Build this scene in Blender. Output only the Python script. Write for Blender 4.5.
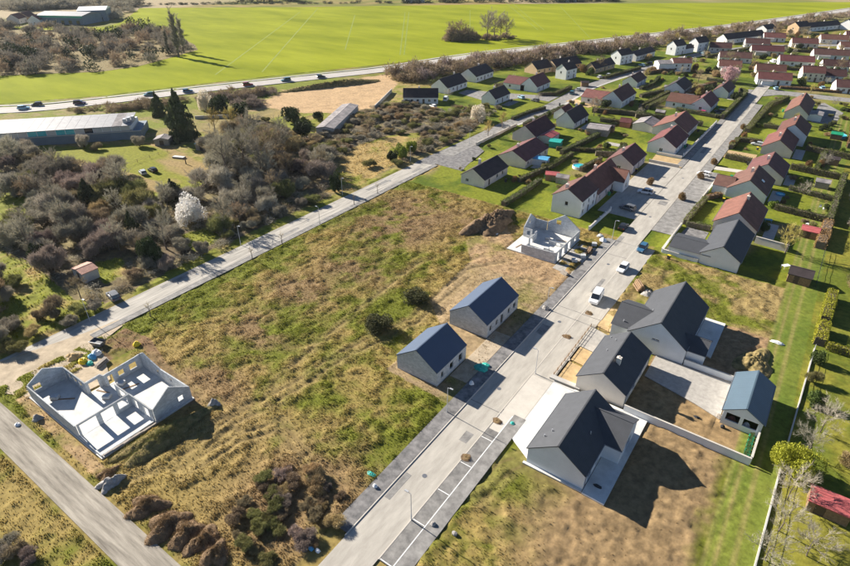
import bpy, math, random
import numpy as np
from mathutils import Vector, Matrix

# ------------------------------------------------------------------ scene, camera, light
scene = bpy.context.scene
for o in list(bpy.data.objects): bpy.data.objects.remove(o)
col = scene.collection
R = math.radians
cam_d = bpy.data.cameras.new('camera'); cam = bpy.data.objects.new('camera', cam_d); col.objects.link(cam)
cam.location = (0, 0, 65.1); cam.rotation_euler = (R(58.47), 0, R(35.28))
cam_d.sensor_width = 36; cam_d.lens = 23.97; cam_d.clip_start = 0.5; cam_d.clip_end = 9000
scene.camera = cam
SUN_EL, SUN_AZ = R(25), R(177)          # the sun stands over -x, a touch towards +y
world = bpy.data.worlds.new('World'); scene.world = world; world.use_nodes = True
wn = world.node_tree.nodes; bgn = wn['Background']
sky = wn.new('ShaderNodeTexSky'); sky.sky_type = 'NISHITA'; sky.sun_disc = False
sky.sun_elevation = SUN_EL; sky.sun_rotation = R(90) - SUN_AZ
sky.air_density = 0.85; sky.dust_density = 0.1; sky.ozone_density = 2.5; sky.altitude = 1500
world.node_tree.links.new(sky.outputs[0], bgn.inputs[0]); bgn.inputs[1].default_value = 0.05
sl = bpy.data.lights.new('sun', 'SUN'); sl.energy = 5.0; sl.angle = R(0.5); sl.color = (1.0, 0.925, 0.81)
so = bpy.data.objects.new('sun', sl); col.objects.link(so)
sd = Vector((-math.cos(SUN_EL) * math.cos(SUN_AZ), -math.cos(SUN_EL) * math.sin(SUN_AZ), -math.sin(SUN_EL)))
so.rotation_euler = sd.to_track_quat('-Z', 'Y').to_euler(); so.location = (-200, 10, 120)
scene.view_settings.view_transform = 'Standard'; scene.view_settings.look = 'None'
scene.view_settings.exposure = 1.3; scene.view_settings.gamma = 1.0

# ------------------------------------------------------------------ materials
MATS = {}
def M(name, c, rough=0.85, var=0.18, scale=2.0, bump=0.0, bscale=12.0, spec=0.3, orand=0.0, c2=None, wave=None, trans=0.0, metal=0.0, attr=False, detail=6.0, stretch=None, srot=0.0):
    m = bpy.data.materials.new(name); m.use_nodes = True; nt = m.node_tree; n = nt.nodes; l = nt.links
    b = n['Principled BSDF']; b.inputs['Roughness'].default_value = rough
    b.inputs['Specular IOR Level'].default_value = spec; b.inputs['Metallic'].default_value = metal
    tc = n.new('ShaderNodeTexCoord'); nz = n.new('ShaderNodeTexNoise'); nz.inputs['Scale'].default_value = scale
    nz.inputs['Detail'].default_value = detail; nz.inputs['Roughness'].default_value = 0.65
    if stretch:
        mp = n.new('ShaderNodeMapping'); mp.inputs['Scale'].default_value = stretch; mp.inputs['Rotation'].default_value = (0, 0, srot)
        l.new(tc.outputs['Object'], mp.inputs['Vector']); l.new(mp.outputs[0], nz.inputs['Vector'])
    else: l.new(tc.outputs['Object'], nz.inputs['Vector'])
    rm = n.new('ShaderNodeMapRange'); rm.inputs[1].default_value = 0.3; rm.inputs[2].default_value = 0.7
    l.new(nz.outputs[0], rm.inputs[0])
    mx = n.new('ShaderNodeMix'); mx.data_type = 'RGBA'
    lo = [x * (1 - var) for x in c]; hi = [min(1, x * (1 + var)) for x in (c2 or c)]
    l.new(rm.outputs[0], mx.inputs[0])
    if attr:
        at = n.new('ShaderNodeAttribute'); at.attribute_name = 'Col'
        rm.inputs[3].default_value = 1 - var; rm.inputs[4].default_value = 1 + var
        v = n.new('ShaderNodeVectorMath'); v.operation = 'SCALE'
        l.new(at.outputs['Color'], v.inputs[0]); l.new(rm.outputs[0], v.inputs['Scale']); out = v.outputs[0]
    else:
        mx.inputs[6].default_value = (*lo, 1); mx.inputs[7].default_value = (*hi, 1); out = mx.outputs[2]
    if orand:
        oi = n.new('ShaderNodeObjectInfo'); mr = n.new('ShaderNodeMapRange')
        mr.inputs[3].default_value = 1 - orand; mr.inputs[4].default_value = 1 + orand
        l.new(oi.outputs['Random'], mr.inputs[0])
        hs = n.new('ShaderNodeHueSaturation'); l.new(out, hs.inputs['Color']); l.new(mr.outputs[0], hs.inputs['Value'])
        m2 = n.new('ShaderNodeMath'); m2.operation = 'MULTIPLY_ADD'; m2.inputs[1].default_value = 7.31; m2.inputs[2].default_value = 0
        fr = n.new('ShaderNodeMath'); fr.operation = 'FRACT'; mh = n.new('ShaderNodeMapRange')
        mh.inputs[3].default_value = 0.5 - orand * 0.06; mh.inputs[4].default_value = 0.5 + orand * 0.06
        l.new(oi.outputs['Random'], m2.inputs[0]); l.new(m2.outputs[0], fr.inputs[0]); l.new(fr.outputs[0], mh.inputs[0]); l.new(mh.outputs[0], hs.inputs['Hue'])
        out = hs.outputs[0]
    l.new(out, b.inputs['Base Color'])
    h = None
    if bump:
        bn = n.new('ShaderNodeTexNoise'); bn.inputs['Scale'].default_value = bscale; bn.inputs['Detail'].default_value = 5
        l.new(tc.outputs['Object'], bn.inputs['Vector']); h = bn.outputs[0]
    if wave:
        wv = n.new('ShaderNodeTexWave'); wv.bands_direction = wave[0]; wv.inputs['Scale'].default_value = wave[1]
        wv.inputs['Distortion'].default_value = 0.4; wv.wave_profile = 'SAW'; l.new(tc.outputs['Object'], wv.inputs['Vector']); h = wv.outputs[1]
        bump = wave[2]
        dk = n.new('ShaderNodeMix'); dk.data_type = 'RGBA'; dk.blend_type = 'MULTIPLY'; dk.inputs[0].default_value = 0.2
        l.new(out, dk.inputs[6]); l.new(wv.outputs[0], dk.inputs[7]); l.new(dk.outputs[2], b.inputs['Base Color'])
    if h is not None:
        bp = n.new('ShaderNodeBump'); bp.inputs['Strength'].default_value = bump; bp.inputs['Distance'].default_value = 0.05
        l.new(h, bp.inputs['Height']); l.new(bp.outputs[0], b.inputs['Normal'])
    if trans:
        t = n.new('ShaderNodeBsdfTranslucent'); l.new(out, t.inputs[0]); a = n.new('ShaderNodeMixShader'); a.inputs[0].default_value = trans
        l.new(b.outputs[0], a.inputs[1]); l.new(t.outputs[0], a.inputs[2]); l.new(a.outputs[0], n['Material Output'].inputs[0])
    MATS[name] = m; return m
M('ground_cover', (1, 1, 1), 0.95, 0.34, 1.1, 0.6, 3.5, 0.1, attr=True, detail=9)
M('grass_blades', (1, 1, 1), 0.9, 0.2, 3, 0, 0, 0.1, attr=True, trans=0.5)
M('crop', (0.18, 0.215, 0.008), 0.95, 0.12, 0.012, 0.4, 0.6, 0.03, c2=(0.28, 0.30, 0.02), detail=14, stretch=(1, 3.2, 1), srot=0.62)
M('crop_line', (0.20, 0.245, 0.018), 0.9, 0.2, 0.3)
M('asphalt_pale', (0.39, 0.36, 0.315), 0.9, 0.14, 0.5, 0.25, 30, 0.2, c2=(0.44, 0.41, 0.36), detail=12, stretch=(1.8, .4, 1))
M('asphalt_dark', (0.13, 0.13, 0.132), 0.9, 0.35, 0.8, 0.25, 30, 0.2, c2=(0.22, 0.21, 0.205), detail=12)
M('asphalt_bay', (0.17, 0.165, 0.16), 0.9, 0.3, 0.7, 0.25, 30, 0.2, c2=(0.24, 0.23, 0.215), detail=12)
M('asphalt_mid', (0.215, 0.205, 0.195), 0.9, 0.3, 0.7, 0.25, 30, 0.2, c2=(0.27, 0.26, 0.245), detail=12)
M('asphalt_lane', (0.32, 0.30, 0.27), 0.9, 0.25, 0.6, 0.25, 20, 0.2, c2=(0.45, 0.42, 0.37), detail=12, stretch=(2.2, .2, 1))
M('gravel_track', (0.23, 0.205, 0.17), 0.95, 0.25, 0.6, 0.6, 8, 0.1, c2=(0.37, 0.335, 0.28), detail=12, stretch=(.22, 2.4, 1))
M('highway', (0.42, 0.39, 0.36), 0.9, 0.12, 0.1, 0, 0, 0.2)
M('dirt', (0.44, 0.36, 0.26), 0.95, 0.3, 0.5, 0.6, 5, 0.1, detail=10)
M('sand', (0.46, 0.33, 0.175), 0.95, 0.25, 0.7, 0.5, 5, 0.1, detail=10)
M('gravel_pale', (0.40, 0.375, 0.34), 0.95, 0.2, 1.2, 0.5, 25, 0.15, detail=10)
M('concrete_pale', (0.54, 0.50, 0.44), 0.85, 0.1, 0.5, 0.1, 30, 0.25, detail=8)
M('concrete', (0.45, 0.43, 0.40), 0.9, 0.15, 0.8, 0.2, 20, 0.2, detail=8)
M('slab', (0.62, 0.61, 0.58), 0.85, 0.2, 0.45, 0.1, 20, 0.25, detail=8)
M('block', (0.56, 0.58, 0.59), 0.95, 0.16, 1.1, 0.25, 9, 0.15, detail=9)
M('block_pale', (0.62, 0.63, 0.63), 0.95, 0.16, 1.1, 0.25, 9, 0.15, detail=9)
M('paint_white', (0.78, 0.78, 0.76), 0.7, 0.12, 2, 0, 0, 0.3)
M('render_white', (0.80, 0.79, 0.77), 0.9, 0.08, 0.4, 0.08, 30, 0.2)
M('render_grey', (0.68, 0.70, 0.72), 0.9, 0.08, 0.4, 0.08, 30, 0.2)
M('render_cream', (0.74, 0.67, 0.58), 0.9, 0.08, 0.4, 0.08, 30, 0.2)
M('render_tan', (0.60, 0.43, 0.26), 0.9, 0.1, 0.4, 0.08, 30, 0.2)
M('render_pink', (0.70, 0.60, 0.56), 0.9, 0.1, 0.4, 0.08, 30, 0.2)
M('render_beige', (0.72, 0.66, 0.60), 0.9, 0.1, 0.4, 0.08, 30, 0.2)
M('slate', (0.072, 0.076, 0.086), 0.7, 0.12, 0.8, spec=0.25, wave=('X', 1.6, 0.2))
M('slate_navy', (0.062, 0.09, 0.145), 0.6, 0.06, 0.5, spec=0.3, bump=0.05, bscale=3)
M('slate_teal', (0.09, 0.135, 0.175), 0.45, 0.08, 0.5, spec=0.5, wave=('Y', 0.7, 0.2))
M('tile_red', (0.17, 0.068, 0.056), 0.8, 0.25, 0.6, spec=0.3, wave=('X', 1.4, 0.3), orand=0.3)
M('tile_brown', (0.125, 0.058, 0.05), 0.8, 0.25, 0.6, spec=0.3, wave=('X', 1.4, 0.3), orand=0.3)
M('tile_dark', (0.055, 0.042, 0.043), 0.75, 0.25, 0.6, spec=0.3, wave=('X', 1.4, 0.3), orand=0.1)
M('sheet_red', (0.42, 0.10, 0.10), 0.6, 0.25, 1.5, spec=0.4, wave=('Y', 1.6, 0.5))
M('sheet_rust', (0.50, 0.27, 0.20), 0.8, 0.25, 1.5, spec=0.3, wave=('Y', 1.6, 0.5))
M('sheet_grey', (0.24, 0.24, 0.26), 0.6, 0.2, 0.5, spec=0.4, wave=('X', 0.8, 0.3))
M('roof_felt', (0.22, 0.21, 0.22), 0.9, 0.35, 0.4, 0.2, 10, 0.2, c2=(0.30, 0.27, 0.26))
M('clad_blue', (0.16, 0.21, 0.26), 0.7, 0.12, 0.3, spec=0.4)
M('clad_green', (0.10, 0.42, 0.30), 0.6, 0.1, 0.3)
M('glass_teal', (0.07, 0.45, 0.46), 0.25, 0.1, 0.5, spec=0.6)
M('glass', (0.02, 0.025, 0.035), 0.08, 0.1, 1, spec=0.7)
M('frame_white', (0.75, 0.75, 0.74), 0.5, 0.05, 2)
M('frame_dark', (0.05, 0.052, 0.06), 0.5, 0.05, 2)
M('door_dark', (0.10, 0.07, 0.05), 0.6, 0.1, 2)
M('gutter_grey', (0.20, 0.21, 0.23), 0.4, 0.05, 2, metal=0.4)
M('wood', (0.26, 0.17, 0.10), 0.85, 0.3, 3, 0.3, 14, 0.2)
M('wood_grey', (0.33, 0.29, 0.25), 0.9, 0.3, 3, 0.3, 14, 0.2)
M('steel', (0.50, 0.51, 0.53), 0.45, 0.08, 3, metal=0.3)
M('rubber', (0.02, 0.02, 0.02), 0.8, 0.1, 4)
M('rim', (0.45, 0.45, 0.47), 0.4, 0.1, 4, metal=0.6)
M('lamp_glass', (0.8, 0.8, 0.78), 0.2, 0.03, 4, spec=0.6)
M('lamp_red', (0.45, 0.03, 0.02), 0.3, 0.05, 4, spec=0.6)
M('soil', (0.13, 0.088, 0.055), 0.95, 0.35, 1.2, 0.9, 6, 0.1, c2=(0.22, 0.15, 0.09), detail=10)
M('soil_grass', (0.12, 0.11, 0.042), 0.95, 0.4, 1.0, 0.9, 6, 0.1, c2=(0.26, 0.195, 0.09), detail=10)
M('rubble', (0.34, 0.32, 0.30), 0.95, 0.35, 2.0, 0.9, 6, 0.1, detail=10)
M('bark', (0.16, 0.13, 0.105), 0.95, 0.3, 2, 0.4, 8, 0.1, orand=0.2)
for nm, c in dict(grey=(0.335, 0.30, 0.23), brown=(0.31, 0.245, 0.155), tan=(0.41, 0.31, 0.165), purple=(0.30, 0.24, 0.20), pale=(0.42, 0.38, 0.30), olive=(0.25, 0.24, 0.095), willow=(0.44, 0.36, 0.12)).items():
    M('twig_' + nm, c, 0.95, 0.3, 0.7, spec=0.1, orand=0.25, trans=0.2)
M('twig_brush', (0.26, 0.175, 0.095), 0.95, 0.35, 0.9, spec=0.1, trans=0.2)
M('leaf_dark', (0.05, 0.066, 0.024), 0.8, 0.4, 0.8, spec=0.25, orand=0.25, trans=0.12)
M('leaf_conifer', (0.085, 0.10, 0.045), 0.8, 0.4, 0.8, spec=0.25, orand=0.25, trans=0.12)
M('leaf_green', (0.085, 0.115, 0.028), 0.8, 0.4, 0.8, spec=0.25, orand=0.25, trans=0.2)
M('leaf_bright', (0.19, 0.25, 0.035), 0.8, 0.35, 0.8, spec=0.2, orand=0.15, trans=0.25)
M('leaf_gold', (0.34, 0.34, 0.035), 0.8, 0.25, 0.8, spec=0.2, orand=0.1, trans=0.25)
M('leaf_hedge', (0.13, 0.145, 0.042), 0.85, 0.4, 0.8, spec=0.2, orand=0.25, trans=0.15)
M('leaf_russet', (0.26, 0.16, 0.07), 0.85, 0.4, 0.8, spec=0.2, orand=0.2, trans=0.15)
M('leaf_bramble', (0.085, 0.085, 0.035), 0.85, 0.5, 0.8, spec=0.2, orand=0.1, trans=0.1)
M('blossom_white', (0.82, 0.79, 0.74), 0.9, 0.15, 1.5, spec=0.1, trans=0.3)
M('blossom_cream', (0.74, 0.67, 0.54), 0.9, 0.15, 1.5, spec=0.1, trans=0.3)
M('blossom_pink', (0.62, 0.42, 0.42), 0.9, 0.2, 1.5, spec=0.1, trans=0.3)
M('plastic_teal', (0.03, 0.38, 0.32), 0.5, 0.2, 2)
M('plastic_yellow', (0.75, 0.55, 0.03), 0.6, 0.1, 2)
M('plastic_white', (0.75, 0.76, 0.77), 0.6, 0.08, 2)
M('plastic_blue', (0.10, 0.36, 0.60), 0.5, 0.15, 2)
M('plastic_green', (0.02, 0.28, 0.14), 0.5, 0.15, 2)
M('plastic_dark', (0.035, 0.036, 0.04), 0.5, 0.15, 2)
M('pool_water', (0.04, 0.48, 0.55), 0.1, 0.1, 1, spec=0.6)
M('brick_red', (0.38, 0.16, 0.11), 0.9, 0.2, 4, 0.2, 10)
for nm, c in dict(white=(0.78, 0.78, 0.78), silver=(0.45, 0.48, 0.5), navy=(0.03, 0.045, 0.09), teal=(0.03, 0.14, 0.17), blue=(0.045, 0.14, 0.25), grey=(0.12, 0.125, 0.135), plum=(0.07, 0.02, 0.06), red=(0.26, 0.02, 0.03), lightblue=(0.28, 0.48, 0.60), black=(0.02, 0.02, 0.022), magenta=(0.50, 0.04, 0.14)).items():
    M('paint_' + nm if nm != 'white' else 'car_white', c, 0.3, 0.03, 1, spec=0.6)

for nm in ('block', 'block_pale'):                      # courses of concrete block, mottled block by block
    nt = MATS[nm].node_tree; n = nt.nodes; l = nt.links; b = n['Principled BSDF']; src = b.inputs['Base Color'].links[0].from_socket
    tc = n.new('ShaderNodeTexCoord'); sp = n.new('ShaderNodeSeparateXYZ'); ad = n.new('ShaderNodeMath'); cb = n.new('ShaderNodeCombineXYZ'); bt = n.new('ShaderNodeTexBrick'); mm = n.new('ShaderNodeMix'); mm.data_type = 'RGBA'; mm.blend_type = 'MULTIPLY'; mm.inputs[0].default_value = 1
    l.new(tc.outputs['Object'], sp.inputs[0]); l.new(sp.outputs[0], ad.inputs[0]); l.new(sp.outputs[1], ad.inputs[1]); l.new(ad.outputs[0], cb.inputs[0]); l.new(sp.outputs[2], cb.inputs[1]); l.new(cb.outputs[0], bt.inputs['Vector'])
    bt.inputs['Color1'].default_value = (1, 1, 1, 1); bt.inputs['Color2'].default_value = (.74, .75, .77, 1); bt.inputs['Mortar'].default_value = (.6, .6, .6, 1); bt.inputs['Scale'].default_value = 1
    bt.inputs['Mortar Size'].default_value = .012; bt.inputs['Brick Width'].default_value = .5; bt.inputs['Row Height'].default_value = .2
    l.new(src, mm.inputs[6]); l.new(bt.outputs[0], mm.inputs[7]); l.new(mm.outputs[2], b.inputs['Base Color'])

# ------------------------------------------------------------------ helpers
class MB:
    def __init__(s): s.v = []; s.f = []
    def add(s, vs, fs):
        k = len(s.v); s.v += [tuple(p) for p in vs]; s.f += [tuple(i + k for i in f) for f in fs]
    def box(s, x0, x1, y0, y1, z0, z1, mt=None):
        vs = [(x, y, z) for z in (z0, z1) for y in (y0, y1) for x in (x0, x1)]
        if mt is not None: vs = [mt @ Vector(p) for p in vs]
        s.add(vs, [(0, 2, 3, 1), (4, 5, 7, 6), (0, 1, 5, 4), (2, 6, 7, 3), (0, 4, 6, 2), (1, 3, 7, 5)])
        return s
    def prism(s, poly, z0, z1):
        n = len(poly)
        s.add([(x, y, z0) for x, y in poly] + [(x, y, z1) for x, y in poly],
              [tuple(range(n - 1, -1, -1)), tuple(range(n, 2 * n))] + [(i, (i + 1) % n, n + (i + 1) % n, n + i) for i in range(n)])
        return s
    def tube(s, p0, p1, r0, r1, n=6, cap=True):
        p0, p1 = Vector(p0), Vector(p1); d = (p1 - p0)
        if d.length < 1e-6: return s
        q = d.to_track_quat('Z', 'Y'); vs = []
        for p, r in ((p0, r0), (p1, r1)):
            for i in range(n):
                a = 2 * math.pi * i / n; vs.append(p + q @ Vector((r * math.cos(a), r * math.sin(a), 0)))
        fs = [(i, (i + 1) % n, n + (i + 1) % n, n + i) for i in range(n)]
        if cap: fs += [tuple(range(n - 1, -1, -1)), tuple(range(n, 2 * n))]
        s.add(vs, fs); return s
    def lathe(s, prof, n=12, cx=0, cy=0):
        vs = []; fs = []; m = len(prof)
        for i in range(n):
            a = 2 * math.pi * i / n
            vs += [(cx + r * math.cos(a), cy + r * math.sin(a), z) for r, z in prof]
        for i in range(n):
            j = (i + 1) % n
            fs += [(i * m + k, j * m + k, j * m + k + 1, i * m + k + 1) for k in range(m - 1)]
        s.add(vs, fs); return s
    def build(s, name, mat, parent=None, smooth=False):
        me = bpy.data.meshes.new(name); me.from_pydata(s.v, [], s.f); me.materials.append(MATS[mat])
        if smooth: me.polygons.foreach_set('use_smooth', [True] * len(me.polygons))
        me.update(); return link(name, me, parent)
def link(name, me, parent=None):
    o = bpy.data.objects.new(name, me); col.objects.link(o)
    if parent is not None: o.parent = parent
    return o
def tag(o, label=None, cat=None, group=None, kind=None):
    if label: o['label'] = label
    if cat: o['category'] = cat
    if group: o['group'] = group
    if kind: o['kind'] = kind
    return o
def empty(name, loc=(0, 0, 0), rz=0, label=None, cat=None, group=None):
    o = bpy.data.objects.new(name, None); col.objects.link(o); o.location = loc; o.rotation_euler = (0, 0, R(rz)); o.empty_display_size = 0.3
    return tag(o, label, cat, group)
KIDS = {}
def copy_tree(o, parent=None):
    c = o.copy(); col.objects.link(c); c.parent = parent
    for ch in [x for x in o.children]: copy_tree(ch, c)
    return c
def mesh_np(name, V, F, mat, colors=None):
    V = np.asarray(V, np.float32); F = np.asarray(F, np.int32); k = F.shape[1]
    me = bpy.data.meshes.new(name); me.vertices.add(len(V)); me.vertices.foreach_set('co', V.ravel())
    me.loops.add(F.size); me.loops.foreach_set('vertex_index', F.ravel())
    me.polygons.add(len(F)); me.polygons.foreach_set('loop_start', np.arange(0, F.size, k, dtype=np.int32)); me.polygons.foreach_set('loop_total', np.full(len(F), k, np.int32))
    if colors is not None:
        at = me.color_attributes.new('Col', 'FLOAT_COLOR', 'POINT')
        at.data.foreach_set('color', np.concatenate([colors, np.ones((len(V), 1))], 1).astype(np.float32).ravel())
    me.materials.append(MATS[mat]); me.update(calc_edges=True); return me
def inpoly(X, Y, poly):
    r = np.zeros(X.shape, bool); n = len(poly)
    for i in range(n):
        x1, y1 = poly[i]; x2, y2 = poly[(i + 1) % n]
        if y1 == y2: continue
        r ^= ((y1 > Y) != (y2 > Y)) & (X < (x2 - x1) * (Y - y1) / (y2 - y1) + x1)
    return r
LAT = np.random.RandomState(5).rand(256, 256)
def vnoise(X, Y, s, seed):
    x = X / s + seed * 13.7; y = Y / s + seed * 7.9; xi = np.floor(x).astype(int); yi = np.floor(y).astype(int)
    fx = x - xi; fy = y - yi; fx = fx * fx * (3 - 2 * fx); fy = fy * fy * (3 - 2 * fy)
    a = LAT[xi % 256, yi % 256]; b = LAT[(xi + 1) % 256, yi % 256]; c = LAT[xi % 256, (yi + 1) % 256]; d = LAT[(xi + 1) % 256, (yi + 1) % 256]
    return (a * (1 - fx) + b * fx) * (1 - fy) + (c * (1 - fx) + d * fx) * fy
def fbm(X, Y, s, o=4, seed=0):
    t = 0; a = 1.0; w = 0
    for i in range(o): t = t + a * vnoise(X, Y, s, seed + i * 3); w += a; a *= 0.55; s = s / 2.03
    return t / w
def sstep(a, b, x): t = np.clip((x - a) / (b - a), 0, 1); return t * t * (3 - 2 * t)
def mix(a, b, t): return np.asarray(a) * (1 - t[..., None]) + np.asarray(b) * t[..., None]
def segdist(X, Y, pl):
    d = np.full(X.shape, 1e9)
    for (x1, y1), (x2, y2) in zip(pl[:-1], pl[1:]):
        L = (x2 - x1) ** 2 + (y2 - y1) ** 2
        t = np.clip(((X - x1) * (x2 - x1) + (Y - y1) * (y2 - y1)) / L, 0, 1)
        d = np.minimum(d, np.hypot(X - x1 - t * (x2 - x1), Y - y1 - t * (y2 - y1)))
    return d

# ------------------------------------------------------------------ the ground and its zones
HIGHWAY = [(-620, -215), (-440, -20), (-355, 53), (-296, 97), (-275, 130), (-257.5, 171.5), (-235, 219), (-213, 266.5), (-203, 305), (-190, 345), (-166.3, 397), (-133.8, 470), (-79.2, 599), (-14.6, 778), (60, 990)]
STREET2 = [(-105, 160), (-105, 189), (-105, 208), (-102.5, 232), (-103, 258), (-104, 280), (-102.5, 303), (-99, 327), (-94.5, 350), (-88, 385), (-80, 420), (-66, 452), (-50, 478), (-20, 505), (15, 530)]
F_POLY = [(-308.5, 102.0), (-286.2, 136.3), (-269.1, 179.7), (-247.1, 228.9), (-220.3, 285.3), (-208.9, 311.5), (-169.8, 404.9), (-137.0, 480.1), (-81.6, 613.6), (-15.6, 799.9), (20, 900), (-19, 875), (-319.3, 635.4), (-497.4, 471.1), (-628.3, 366.4), (-535.6, 292.4), (-516.6, 266.4), (-540.5, 249.5), (-620,200), (-640,60), (-560,-60), (-460,-20), (-375,50)]
SCRUB = [(-237.3, 73.1), (-203.0, 77.3), (-185.8, 84.8), (-150.3, 79.8), (-149.7, 95.4), (-162.6, 107.0), (-179.1, 114.3), (-192.7, 143.0), (-193.4, 155.1), (-161.2, 145.7), (-160.1, 160.9), (-171.4, 182.3), (-162.5, 209.8), (-141.6, 211.6), (-119.8, 227.0), (-109.5, 176), (-111.5, 150), (-112.5, 110), (-112, 60), (-110, 36), (-114, 18), (-147.9, 36.8)]
CLEAR = [[(-199.9, 57.9), (-189.3, 59.6), (-170.3, 55.5), (-166.2, 49.0), (-166.5, 44.4)],
         [(-114.5, 110.6), (-129.2, 130.7), (-136.4, 147.3), (-135.7, 165.3), (-126.2, 178.4), (-113.9, 147.5), (-110.0, 117.6)],
         [(-154.5, 39.5), (-142.2, 40.9), (-117.3, 38.7), (-111.4, 41.9), (-106.9, 38.0), (-108.0, 31.1), (-108.7, 26.0), (-107.8, 20.5)],
         [(-129.6, 49.8), (-126.5, 54.4), (-119.1, 51.6), (-117.9, 45.5), (-123.6, 46.8)],
         [(-125.8, 69.0), (-124.1, 75.9), (-115.1, 75.2), (-114.9, 66.2)]]
PLOTS = [(-223.4, 80.3), (-221.5, 89.8), (-208.9, 107.5), (-191.4, 109.7), (-166.2, 106.9), (-153.2, 99.1), (-151.8, 82.4), (-166.2, 81.7), (-184.0, 83.8), (-201.0, 76.3)]
TRACKS = [[(-62.3, 27.3), (-62.9, 35.4), (-60.9, 46.3), (-60.2, 56.7), (-57.6, 67.9), (-55.7, 74.2), (-56.5, 81.7), (-56.6, 98.0), (-51.4, 105.1)],
          [(-60.7, 27.1), (-61.2, 35.0), (-59.1, 46.0), (-58.3, 56.2), (-55.6, 67.3), (-53.9, 73.8), (-54.4, 80.8), (-54.6, 97.2)],
          [(-60.9, 24.2), (-59.2, 33.4), (-56.1, 39.7), (-47.2, 37.4), (-42.6, 35.1), (-36.8, 29.6)],
          [(-58.9, 24.0), (-57.6, 33.1), (-55.0, 37.9), (-47.6, 36.4), (-43.0, 33.8), (-37.9, 28.8)],
          [(-66.3, 18.8), (-65.2, 26.3), (-63.9, 34.7), (-62.3, 43.2)], [(-64.2, 18.6), (-62.8, 26.3), (-61.4, 33.8), (-59.2, 43.6)], [(-68.3, 19.0), (-66.8, 26.5), (-65.9, 34.9)], [(-87.7, 37.2), (-71.3, 35.9), (-59.5, 34.6)], [(-62.6, 39.2), (-65.0, 55.1), (-66.8, 74.4), (-67.7, 93.6)],
          [(-61.8, 93.2), (-51.6, 94.0), (-43.4, 101.9), (-35.5, 100.3)], [(-57.1, 91.1), (-46.4, 93.6), (-36.8, 95.6)],
          [(-24.5, 45.4), (-23.7, 52.4), (-21.9, 55.2)], [(-22.6, 44.8), (-21.6, 52.1), (-20.3, 54.5)]]
BROWN = [(-86.3, 112.5) + (14, 13), (-82.1, 102.7) + (9, 8), (-78.8, 82.3) + (9, 6), (-81.6, 68.7) + (8, 6), (-65.3, 119.7) + (10, 6), (-72.7, 37.9) + (9, 6), (-42.7, 31.0) + (10, 10), (-77.3, 53.9) + (8, 5)]
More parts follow.
